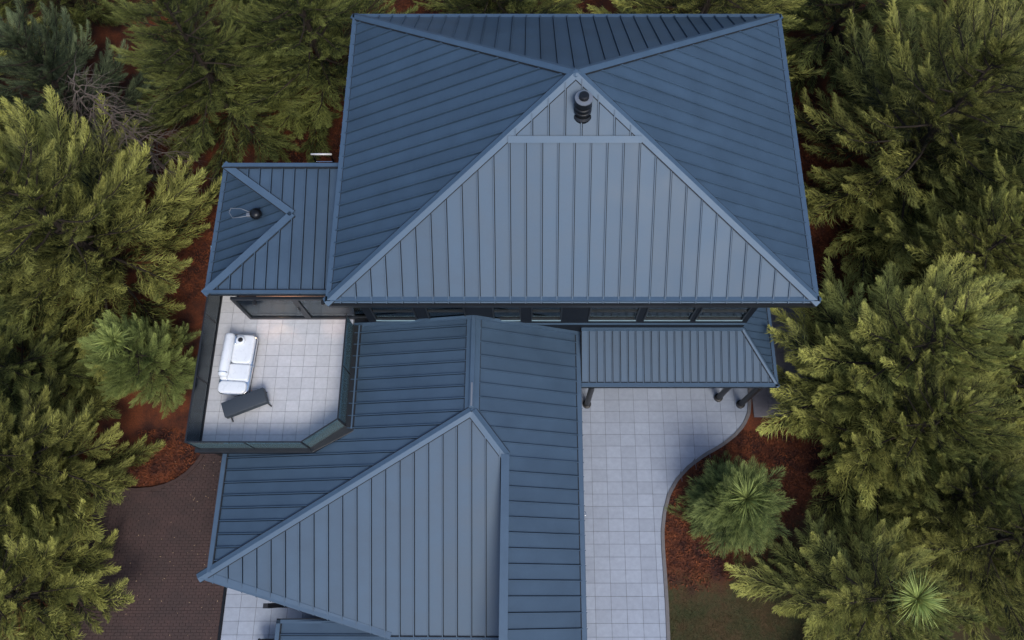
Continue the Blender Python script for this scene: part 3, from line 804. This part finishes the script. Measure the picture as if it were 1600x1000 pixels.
mb = MB(); mb.bar((sA.x - .2, sA.y + .45, 0), (sA.x - .2, sA.y + .45, 2.6), .16, .16); hpart('porch_post', mb, 'black')

# --- flue on the main roof, vent on the wing roof
fp = on_plane(910, 176, FL, nF)
fk = lambda prof: [(r_ * .84, z_ * .86) for r_, z_ in prof]
fl = hpart('flue_pipe', MB().lathe(fk([(.30, -.35), (.30, .0), (.27, .03), (.27, .12), (.31, .14), (.31, .22), (.27, .24), (.27, .34), (.31, .36), (.31, .44), (.27, .46), (.27, .58), (.30, .60), (.30, .80)]), fp, 26), 'flue')
MB().lathe(fk([(.31, .80), (.31, .84), (.18, .86)]), fp, 26).build('flue_ring', M['grey'], fl)
MB().lathe(fk([(.17, .84), (.18, .88), (.17, .98), (.12, 1.0)]), fp, 20).build('flue_cap', M['flue'], fl)
MB().lathe(fk([(.38, -.20), (.38, -.02), (.32, .05), (.30, .05)]), fp, 24).build('flue_collar', M['flue'], fl)
vp = on_plane(404, 340, t0, n3)
mb = MB(); mb.tube([vp - Vector((0, 0, .1)), vp + Vector((0, 0, .28))], [.10, .09], 14)
vv = hpart('roof_vent', mb, 'flue', smooth=False)
mb = MB(); mb.lathe([(.13, .20), (.20, .24), (.20, .34), (.12, .42), (.03, .44)], vp, 18); mb.build('vent_cowl', M['flue'], vv, smooth=True)
mb = MB(); mb.box(vp + Vector((-.36, -.06, .13)), vp + Vector((-.12, .08, .24))); mb.build('vent_bracket', M['grey'], vv, bevel=.02)
mb = MB(); w0 = vp + Vector((-.25, 0, .22))
mb.tube([w0 + Vector((.0, .1, 0)), w0 + Vector((-.3, .22, .02)), w0 + Vector((-.68, .26, -.02)), w0 + Vector((-.74, .12, -.08)), w0 + Vector((-.60, -.08, -.1)), w0 + Vector((0, -.05, 0))], .012, 5); mb.build('wire_loop', M['grey'], vv, smooth=True)

# ladder behind the wing
lz = 6.75; pl = at(488, 241, lz); prr = at(516, 241, lz)
ld = tag(empty('ladder', (pl.x, pl.y, 0)), 'chrome ladder with white top bar rising behind the left wing roof', 'ladder')
for x in (pl.x, prr.x):
    mb = MB(); yl = pl.y; mb.tube([(x, yl + .5, 0), (x, yl - .02, lz - .3), (x, yl - .0, lz - .05), (x, yl, lz)], .035, 8)
    o = mb.build('ladder_rail', M['chrome'], ld, smooth=True); o.matrix_parent_inverse = Matrix.Translation((-pl.x, -pl.y, 0))
for i in range(1, 20):
    z = i * .33; yy = pl.y + .5 - .52 * z / (lz - .3)
    mb = MB(); mb.tube([(pl.x, yy, z), (prr.x, yy, z)], .016, 6); o = mb.build('rung', M['chrome'], ld); o.matrix_parent_inverse = Matrix.Translation((-pl.x, -pl.y, 0))
mb = MB(); mb.tube([(pl.x - .05, pl.y, lz), (prr.x + .05, pl.y, lz)], .034, 10); o = mb.build('top_bar', M['white_paint'], ld, smooth=True); o.matrix_parent_inverse = Matrix.Translation((-pl.x, -pl.y, 0))

# ------------------------------------------------------------------ things on the balcony
def rbox(name, a, b, m, parent, bev, seg=4):
    o = MB().box(a, b).build(name, M[m], parent, bevel=bev, seg=seg, smooth=True); return o


def rslab(name, a, b, r, m, parent, bev, seg=4, k=7):
    """slab with rounded corners in plan and softened edges"""
    (x0, y0, z0), (x1, y1, z1) = a, b; pts = []
    for cx_0, cy_0, q0 in ((x1 - r, y1 - r, 0), (x0 + r, y1 - r, 1), (x0 + r, y0 + r, 2), (x1 - r, y0 + r, 3)):
        for i in range(k + 1):
            t = (q0 + i / k) * math.pi / 2; pts.append((cx_0 + r * math.cos(t), cy_0 + r * math.sin(t), z0))
    mb = MB(); mb.prism(pts, (0, 0, z1 - z0)); return mb.build(name, M[m], parent, bevel=bev, seg=seg, smooth=True)


sc0 = at(337, 617, Z_D + .3); sc1 = at(398, 521, Z_D + .42)
sw, slen = sc1.x - sc0.x - .04, sc1.y - sc0.y
sofa = tag(empty('sofa', (sc0.x + .03, sc0.y + .02, Z_D)), 'white leather chaise sofa with a long bolster standing on the balcony tiles', 'sofa')
sofa.rotation_euler = (0, 0, math.radians(-3))
rslab('base', (.04, .04, .04), (sw - .04, slen - .04, .20), .18, 'black', sofa, .03)
rslab('seat_frame', (0, 0, .18), (sw, slen, .36), .22, 'chrome', sofa, .06)
rslab('seat_cushion', (.31, slen * .50, .30), (sw - .035, slen - .04, .50), .16, 'white', sofa, .075, 5)
rslab('seat_cushion', (.31, slen * .225, .30), (sw - .035, slen * .495, .49), .07, 'white', sofa, .06, 5)
rslab('end_cushion', (.04, .035, .29), (sw - .06, slen * .215, .46), .16, 'white', sofa, .07, 5)
rslab('side_cushion', (.04, slen * .225, .29), (.30, slen - .04, .47), .10, 'white', sofa, .06, 5)
mb = MB(); y0, y1 = slen * .26, slen * .97; r = .17
mb.tube([(.20, y0, .58), (.20, y0 + .04, .58), (.20, y0 + .10, .58), (.20, y1 - .10, .58), (.20, y1 - .03, .58), (.20, y1, .58)], [.09, .15, r, r, .15, .10], 20); mb.build('bolster', M['white'], sofa, smooth=True)
mb = MB(); mb.lathe([(.145, -.01), (.145, .01)], (0, 0, 0), 16); o = mb.build('bolster_band', M['chrome'], sofa); o.location = (.20, y0 + .14, .58); o.rotation_euler = (math.pi / 2, 0, 0); o.scale = (1.2, 1.2, 1.5)
rbox('bolster_bracket', (.37, slen * .80, .46), (.46, slen * .93, .60), 'chrome', sofa, .03)
MB().tube([(sw - .02, slen * .47, .40), (sw + .09, slen * .47, .40), (sw + .09, slen * .49, .40), (sw - .02, slen * .49, .40)], .012, 6).build('side_handle', M['chrome'], sofa)
cpx = at(376, 532, Z_D + .55)
cup = tag(empty('round_canister', (cpx.x, cpx.y, Z_D + .50)), 'small white round canister with black top on the sofa', 'canister')
MB().lathe([(.15, 0), (.155, .04), (.15, .10), (.12, .12)], (0, 0, 0), 22).build('body', M['white'], cup, smooth=True)
MB().lathe([(.085, .118), (.085, .135), (.05, .15)], (.02, 0, 0), 18).build('lid', M['black'], cup)

# bench
b1, b2, b3, b4 = at(345, 630, Z_D + .5), at(411, 605, Z_D + .5), at(418, 630, Z_D + .5), at(360, 655, Z_D + .5)
ang = math.atan2(b2.y - b1.y, b2.x - b1.x); bl_ = (b2 - b1).length * 1.0; bw = .54
bench = tag(empty('bench', (b1.x, b1.y, Z_D)), 'slate grey upholstered bench set at an angle beside the sofa', 'bench'); bench.rotation_euler = (0, 0, ang)
rbox('seat', (0, -bw, .24), (bl_, 0, .52), 'slate', bench, .025, 3)
rbox('seat_rail', (.04, -bw + .03, .20), (bl_ - .04, -.03, .238), 'black', bench, .01)
for x, y, dx_, dy_ in ((.10, -.08, -.04, .03), (bl_ - .10, -.08, .04, .03), (.12, -bw + .08, -.03, -.12), (bl_ - .10, -bw + .08, .06, -.10)):
    mb = MB(); mb.tube([(x, y, .22), (x + dx_, y + dy_, .03), (x + dx_ * 1.2, y + dy_ * 1.25, 0.0)], [.028, .022, .026], 8); mb.build('leg', M['black'], bench, smooth=True)

# armchair on the porch paving
ac = at(418, 1004, .8)
chair = tag(empty('armchair', (ac.x, ac.y - .25, 0)), 'black rounded armchair on the pale porch paving at the bottom edge', 'armchair')
rbox('seat', (-.30, -.30, .36), (.30, .26, .47), 'slate', chair, .05)
rbox('backrest', (-.30, .26, .40), (.30, .36, .86), 'black', chair, .04)
for sx in (-1, 1):
    rbox('armrest', (min(sx * .31, sx * .41), -.28, .56), (max(sx * .31, sx * .41), .38, .68), 'black', chair, .045)
    for yy in (-.24, .30):
        MB().tube([(sx * .35, yy, 0), (sx * .35, yy, .57)], .025, 8).build('leg', M['black'], chair)

# ------------------------------------------------------------------ trees
def norm(a): return a / np.maximum(1e-9, np.linalg.norm(a, axis=-1, keepdims=True))


def plume_template(rg, nb=40, sub=5, droop=.12, up=.34, wid=.032, fan=.36, lmin=.09, sw_=.020):
    """feathery spray of length 1 along +x: returns tris (n,3,3) and tip (n,3)"""
    s = np.sort(rg.uniform(.02, 1, nb)); s[-3:] = [.97, .99, 1.0]
    P = np.stack([s, .03 * np.sin(s * 5 + rg.uniform(0, 6)), -droop * s + up * s ** 2.2], 1)
    Tn = norm(np.stack([np.ones(nb), .15 * np.cos(s * 5), -droop + up * 2.2 * s ** 1.2], 1))
    side = np.where(rg.uniform(0, 1, nb) < .5, 1., -1.); roll = rg.normal(.28, .42, nb)
    th = np.radians(56 - 34 * s + rg.normal(0, 7, nb)); th[-3:] *= .3
    Y = np.stack([np.zeros(nb), side, np.zeros(nb)], 1); Z = np.tile([0, 0, 1.], (nb, 1))
    D = norm(np.cos(th)[:, None] * Tn + np.sin(th)[:, None] * (np.cos(roll)[:, None] * Y + np.sin(roll)[:, None] * Z))
    L = (fan * (1 - s) ** .8 * np.minimum(1, .35 + s * 2.2) + lmin) * rg.uniform(.75, 1.2, nb)
    W = norm(np.cross(D, norm(Z + rg.normal(0, .5, (nb, 3))))) * wid * .5
    Dn = norm(D + Tn * .45 + Z * .12)
    mid = P + D * (L * .5)[:, None]; tip = mid + Dn * (L * .5)[:, None]
    tris = [np.stack([P, mid - W, mid + W], 1), np.stack([mid - W, tip, mid + W], 1)]
    tb = .25 * s
    at_ = [np.stack([tb, tb + .2, tb + .2], 1), np.stack([tb + .2, np.minimum(1, tb + .75), tb + .2], 1)]
    for k in range(sub):
        f = (k + .6) / sub; sg = 1 if k % 2 else -1
        b = np.where(f < .5, 1, 0) * 0 + (P + D * (L * min(f, .5))[:, None] + Dn * (L * max(f - .5, 0))[:, None])
        d = norm(D * .8 + sg * norm(W) * .62 + rg.normal(0, .2, (nb, 3)))
        l_ = L * (.42 - .2 * f) * rg.uniform(.7, 1.3, nb) + .02
        w2 = norm(np.cross(d, norm(Z + rg.normal(0, .6, (nb, 3))))) * sw_ * .5
        tris.append(np.stack([b - w2, b + d * l_[:, None], b + w2], 1)); at_.append(np.stack([tb + .1 + .3 * f, np.minimum(1, tb + .35 + .4 * f), tb + .1 + .3 * f], 1))
    # woody axis strip
    return np.concatenate(tris), np.concatenate(at_)


def frames(X, upv):
    X = norm(X); Yv = norm(np.cross(upv, X)); Zv = np.cross(X, Yv)
    return np.stack([X, Yv, Zv], 2)      # columns


def feather_template(rg, nb=116, sub=3, wide=.27, curve=.22):
    """long flame-shaped branch spray of length 1 along +x, branchlets swept forward and hanging to both sides of a raised axis"""
    s = np.linspace(0, 1, nb) ** .9 * .985 + rg.uniform(-.01, .01, nb); s = np.clip(s, 0, 1)
    ph = rg.uniform(0, 6)
    P = np.stack([s, .035 * np.sin(s * 4 + ph) * s, -.10 * s + curve * s ** 2.4], 1)
    Tn = norm(np.stack([np.ones(nb), .10 * np.cos(s * 4 + ph), -.10 + curve * 2.4 * s ** 1.4], 1))
    side = np.where(np.arange(nb) % 2, 1., -1.)
    kind = rg.uniform(0, 1, nb)
    roll = np.where(kind < .68, rg.normal(-.18, .16, nb), rg.normal(.75, .25, nb))
    th = np.radians(np.where(kind < .68, 44, 36) - 20 * s + rg.normal(0, 5, nb))
    Y = np.stack([np.zeros(nb), side, np.zeros(nb)], 1); Z = np.tile([0, 0, 1.], (nb, 1))
    D = norm(np.cos(th)[:, None] * Tn + np.sin(th)[:, None] * (np.cos(roll)[:, None] * Y + np.sin(roll)[:, None] * Z))
    env = np.minimum(1, .35 + 2.4 * s) * (1 - s) ** .75
    clump = 1 + .28 * np.sin(s * 38 + ph) * (s < .9)          # branchlets gather in little fans
    L = (wide * env * clump * np.where(kind < .68, 1, .62) + .065) * rg.uniform(.8, 1.15, nb)
    W = norm(np.cross(D, norm(Z + rg.normal(0, .35, (nb, 3))))) * .0070
    Dn = norm(D + Tn * .5 + Z * .10)
    mid = P + D * (L * .5)[:, None]; tip = mid + Dn * (L * .55)[:, None]
    tris = [np.stack([P, mid - W, mid + W], 1), np.stack([mid - W, tip, mid + W], 1)]
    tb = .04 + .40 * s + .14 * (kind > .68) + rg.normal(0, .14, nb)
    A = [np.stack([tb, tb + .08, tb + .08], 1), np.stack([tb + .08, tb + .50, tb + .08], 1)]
    for k in range(sub):
        f = (k + .7) / (sub + .2); sg = 1 if k % 2 else -1
        b = P + D * (L * min(f, .5))[:, None] + Dn * (L * max(f - .5, 0))[:, None]
        d = norm(Dn * .9 + sg * norm(W) * .5 + rg.normal(0, .12, (nb, 3)))
        l_ = L * .36 * rg.uniform(.7, 1.25, nb) + .012
        w2 = norm(np.cross(d, norm(Z + rg.normal(0, .4, (nb, 3))))) * .0052
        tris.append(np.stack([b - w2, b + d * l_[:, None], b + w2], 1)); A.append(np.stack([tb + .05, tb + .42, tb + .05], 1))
    return np.concatenate(tris), np.concatenate(A)


def make_crown(rg, h, r, nbr, z_lo=.05, power=.8, templates=None, dens=1.0, droop=.45, tipup=.42, Lmax=2.5, gap=1.):
    """returns tris, tips, list of limb curves"""
    TR, AT, limbs = [], [], []
    g = 2.39996; ph = rg.uniform(0, 6.28)
    for i in range(nbr):
        q = (i + .5) / nbr; zf = z_lo + (.95 - z_lo) * q ** .98
        z0 = zf * h; az = ph + i * g + rg.normal(0, .15)
        R = (r * (1 - zf) ** power + .42) * rg.uniform(.78, 1.16)
        dirh = np.array([math.cos(az), math.sin(az), 0.])
        rise = .55 * zf ** 2 + .08
        ss = np.linspace(0, 1, 7); bend = rg.normal(0, .14)
        side = np.array([-dirh[1], dirh[0], 0.])
        C = np.array([0, 0, z0]) + dirh * (R * ss)[:, None] + side * (bend * R * ss ** 2)[:, None]
        C[:, 2] += R * (rise * ss * 2.0 - droop * (1 - .7 * zf) * ss ** 2 * 2 + tipup * ss ** 3)
        C[:, 2] = np.maximum(C[:, 2], .12)
        limbs.append((C, .012 + .012 * R))
        nf = max(3, int(dens * (1.6 + R * 1.25)))
        bri = rg.normal(0, .07)
        for k in range(nf + 2):
            if k == nf + 1: s = .06; yaw = rg.normal(0, .5); pit = .55; L = .40 * R + .42
            elif k == nf: s = .52; yaw = rg.normal(0, .06); pit = .04; L = .62 * R + .35
            else:
                s = .16 + .62 * (k + rg.uniform(.2, .8)) / nf; yaw = (1 if k % 2 else -1) * rg.uniform(.30, .72); pit = rg.normal(.06, .12); L = (.44 * R + .34) * (1 - .30 * s)
            f = s * 6; j = min(5, int(f)); p = C[j] * (1 - (f - j)) + C[j + 1] * (f - j)
            t = norm(C[j + 1] - C[j]) * .6 + norm(C[6] - C[j]) * .4; t = norm(t)
            sv = norm(np.cross([0, 0, 1.], t)); uv = np.cross(t, sv)
            X = t * math.cos(yaw) + sv * math.sin(yaw); X = norm(X * math.cos(pit) + uv * math.sin(pit))
            Fm = frames(X[None], norm(np.array([0, 0, 1.]) + rg.normal(0, .10, 3))[None])[0]
            L = min(Lmax, L * rg.uniform(.85, 1.15))
            a, b = templates[rg.integers(len(templates))]
            TR.append((a * L) @ Fm.T + p); AT.append(b + bri + .16 * (s - .5))
    for k in range(7):
        a, b = templates[rg.integers(len(templates))]
        X = norm(np.array([math.cos(k * 1.05), math.sin(k * 1.05), 1.1 if k else 9.]))
        Fm = frames(X[None], np.array([[-math.cos(k * 1.05) + .01, -math.sin(k * 1.05), 1.5]]))[0]
        TR.append((a * (.95 if k else .7)) @ Fm.T + np.array([0, 0, h * .93])); AT.append(b + .1)
    return np.concatenate(TR), np.concatenate(AT), limbs


def trunk_mesh(h, rad, limbs, bend=.0):
    mb = MB(); n = 8
    mb.tube([(bend * math.sin(3 * t), bend * math.cos(2 * t) - bend, -.1 + t * (h * .97 + .1)) for t in np.linspace(0, 1, n)], [rad * (1 - .93 * t) + (.35 * rad if t == 0 else 0) for t in np.linspace(0, 1, n)], 8)
    for C, rr in limbs:
        mb.tube([C[0], C[2], C[4], C[6]], [rr, rr * .75, rr * .5, rr * .12], 4)
    return mb


rg = np.random.default_rng(5)
TPL = [feather_template(rg, wide=w_, curve=c_) for w_, c_ in ((.27, .22), (.24, .30), (.30, .18), (.26, .26), (.22, .34), (.28, .15))]
variants = []
for hh, rr, nb_, pw, dr, tu in ((8.6, 3.4, 60, .78, .42, .70), (9.2, 3.2, 62, .85, .50, .62), (8.0, 3.5, 58, .72, .40, .75), (7.2, 3.1, 52, .80, .48, .70)):
    T, A, limbs = make_crown(rg, hh, rr, nb_, power=pw, templates=TPL, droop=dr, tipup=tu)
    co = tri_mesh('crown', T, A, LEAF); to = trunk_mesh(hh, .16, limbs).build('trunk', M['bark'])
    variants.append((co, to, hh)); print('tree tris', len(T))
used = set()


def plant(u, v, var, h, rot, label, squash=1., leaf=None, zref=0., lean=(0, 0), name='conifer_tree', group='tall conifers around the house'):
    b = at(u, v, zref); root = empty(name, (b.x, b.y, -.05)); tag(root, label, 'tree', group)
    co, to, hh = variants[var]; s = h / hh
    root.scale = (s * squash, s * squash, s); root.rotation_euler = (lean[0], lean[1], rot)
    for o in (to, co):
        if o.name in used: o = o.copy(); col.objects.link(o)
        else: used.add(o.name)
        o.parent = root
        if o.data == co.data:
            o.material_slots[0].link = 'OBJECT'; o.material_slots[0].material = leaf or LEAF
    return root


TREES = [
    # u, v, variant, height, rot, label, width factor, foliage
    (165, 215, 3, 7.0, .3, 'blue-grey green conifer filling the top left corner', 1.15, LEAF_B),
    (372, 190, 1, 9.2, 1.2, 'tall conifer behind the leafless branches, top left', 1.12, LEAF_G),
    (478, 30, 0, 9.5, 2.5, 'shadowed conifer beside the back left roof corner', 1.1, LEAF_G, 4.5),
    (185, 425, 2, 8.8, .9, 'broad olive conifer on the left beside the young pine', 1.25, None),
    (75, 605, 1, 7.6, 3.9, 'conifer at the left edge behind the young pine, partly hidden', 1.1, LEAF_G),
    (100, 740, 0, 7.8, 4.4, 'olive conifer left of the brick path, by its curved kerb', 1.15, None),
    (80, 930, 2, 7.0, 5.3, 'conifer in the bottom left corner beside the brick path', 1.02, None),
    (1310, 40, 1, 9.2, .6, 'shadowed conifer beside the back right roof corner', 1.15, LEAF_G, 2.0),
    (1130, -85, 3, 10.6, 2.0, 'conifer behind the back eave dipping over its right end', 1.05, None, 7.4),
    (770, -35, 0, 8.6, 3.0, 'dark conifer behind the middle of the back eave', 1.1, LEAF_G, 4.5),
    (1385, 290, 2, 9.4, 1.7, 'big olive conifer right of the main roof, upper right', 1.25, None),
    (1500, 105, 1, 8.6, 2.9, 'conifer in the top right corner', 1.15, None),
    (1510, 420, 3, 8.8, 4.0, 'conifer at the right edge behind the big central one', 1.2, None),
    (1345, 605, 0, 8.4, 5.1, 'large yellow-tipped conifer with a clear top, right of the side path', 1.3, None),
    (1362, 700, 2, 7.0, .2, 'conifer right of the round young pine, in the middle right', 1.12, None),
    (1530, 640, 1, 8.2, 1.1, 'conifer at the right edge, level with the canopy roof', 1.2, None),
    (1310, 935, 3, 6.2, 2.2, 'conifer with a bright star-shaped top in the bottom right', 1.15, None),
    (60, 330, 3, 7.6, 1.9, 'conifer at the left edge above the broad olive one', 1.1, None),
    (120, 20, 0, 8.6, 4.1, 'conifer at the top edge behind the blue-grey one', 1.1, LEAF_G),
    (385, -20, 2, 8.6, 5.5, 'conifer at the top edge left of the roof corner', 1.1, LEAF_G),
    (45, 835, 3, 7.4, .7, 'conifer at the left edge low down, between two nearer ones', 1.1, None),
    (1440, 470, 1, 8.0, 2.3, 'conifer tucked behind the large yellow-tipped one', 1.1, None),
    (1570, 250, 0, 8.8, 4.6, 'conifer at the right edge, upper part of the picture', 1.1, None),
    (1430, 790, 1, 6.4, 3.7, 'shaded conifer behind the star-topped one, lower right', 1.0, None),
    (1490, 850, 0, 7.6, 3.3, 'conifer in the bottom right corner, at the frame edge', 1.15, None),
]
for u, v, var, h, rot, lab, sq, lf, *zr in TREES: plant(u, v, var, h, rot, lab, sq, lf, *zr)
# the wood goes on out of view: unseen ring added to block sky light
for k, (x, y) in enumerate(((-27, 2), (-27, 10), (-28, 17), (-27, 25), (-19, 33), (-9, 35), (2, 36), (13, 35), (22, 32), (30, 24), (31, 15), (30, 7), (28, -1), (-24, -8), (24, -9))):
    o = plant(800, 500, k % 4, 13 + (k * 37 % 5) * .5, k * 1.3, 'unseen tall conifer of the wood, added to block sky light', 1.0, group='unseen wood added for shade round the clearing'); o.location = (x, y, -.05)

# young pines with long needles and a star-shaped leader
def star(rg, n, L, c, up=.25, w=.02):
    az = rg.uniform(0, 6.28, n); el = rg.uniform(-.2, 1.2, n) * .9 + up - .25
    D = np.stack([np.cos(az) * np.cos(el), np.sin(az) * np.cos(el), np.sin(el)], 1); l_ = L * rg.uniform(.45, 1.1, n)
    W = norm(np.cross(D, rg.normal(0, 1, (n, 3)))) * w
    b = np.tile(np.array(c), (n, 1)) + D * .03; m = b + D * (l_ * .55)[:, None]; t = b + D * l_[:, None] - np.array([0, 0, 1]) * (.12 * l_)[:, None]
    T = np.concatenate([np.stack([b, m - W, m + W], 1), np.stack([m - W, t, m + W], 1)])
    A = np.concatenate([np.tile([.35, .75, .75], (n, 1)), np.tile([.75, 1., .75], (n, 1))])
    return T, A


def young_pine(u, v, h, r, label, seed, droop, shag):
    rg = np.random.default_rng(seed)
    tp = [feather_template(rg, nb=80, wide=.34, curve=.3) for _ in range(4)] if not shag else [plume_template(rg, nb=70, sub=1, droop=.30, up=.16, wid=.017, fan=.22, lmin=.34, sw_=.012) for _ in range(4)]
    T, A, limbs = make_crown(rg, h, r, 48 if shag else 42, z_lo=.10, power=.55 if shag else .8, templates=tp, dens=2.0, droop=droop, tipup=.2 if shag else .5, Lmax=1.05)
    S, SA = star(rg, 330, 1.0 if shag else .72, (0, 0, h * .98), w=.014); T = np.concatenate([T, S]); A = np.concatenate([A * .85 + (.0 if shag else .16), SA])
    b = at(u, v, 0); root = empty('young_pine', (b.x, b.y, -.05)); tag(root, label, 'tree')
    trunk_mesh(h, .06, limbs).build('trunk', M['bark'], root); tri_mesh('crown', T, A, LEAF_Y, root)


young_pine(1132, 795, 3.3, 1.3, 'round young pine with a bright star of needles in the curved mulch bed', 21, .75, True)
young_pine(262, 585, 4.4, 1.75, 'bright green young pine beside the balcony glass', 22, .40, False)
b = at(1310, 935, 0); T, A = star(np.random.default_rng(4), 300, .95, (b.x, b.y, 6.1), w=.012)
st = [o for o in bpy.data.objects if o.get('label', '').startswith('conifer with a bright star')][0]
so = tri_mesh('leader_needles', T, A, LEAF_Y, st); bpy.context.view_layer.update(); so.matrix_parent_inverse = st.matrix_world.inverted()

# leafless tree between the top left conifers
b = at(285, 300, 0); dt = tag(empty('leafless_tree', (b.x, b.y, -.05)), 'bare grey-brown dead tree with drooping twigs between the top left conifers', 'tree')
drg = random.Random(9); tm = MB(); hh = 8.2
tpts = [Vector((-.10 * t * 3 + .12 * math.sin(t * 5), .1 * math.sin(t * 4), t * hh)) for t in np.linspace(0, 1, 9)]
tm.tube(tpts, [.10 * (1 - .85 * t) for t in np.linspace(0, 1, 9)], 7); tm.build('trunk', M['deadwood'], dt)
tw = MB()
for i in range(46):
    t = .2 + .78 * (i + drg.random()) / 46; k = t * 8; j = min(7, int(k)); p = tpts[j].lerp(tpts[j + 1], k - j)
    az = i * 2.4; R = (1 - t) * 1.5 + .55; d = Vector((math.cos(az), math.sin(az), 0))
    C = [p + d * (R * s) + Vector((0, 0, R * (.35 * s - .95 * s * s))) + Vector((drg.gauss(0, .05), drg.gauss(0, .05), 0)) * (s > 0) for s in (0, .3, .6, .85, 1)]
    tw.tube(C, [.026, .020, .014, .009, .003], 4)
    for q in range(9):
        s = .25 + .08 * q; a = C[min(3, int(s * 4))].lerp(C[min(4, int(s * 4) + 1)], s * 4 % 1)
        e_ = Vector((drg.gauss(0, .35), drg.gauss(0, .35), -drg.uniform(.1, .6))) + d * .35
        m_ = a + e_ * .5 + Vector((drg.gauss(0, .04), drg.gauss(0, .04), .05)); tw.tube([a, m_, a + e_], [.009, .006, .002], 3)
        tw.tube([m_, m_ + Vector((drg.gauss(0, .2), drg.gauss(0, .2), -.2))], [.005, .002], 3)
tw.build('branches', M['deadwood'], dt)

# children of the house that were built through MB.build need the house offset removed
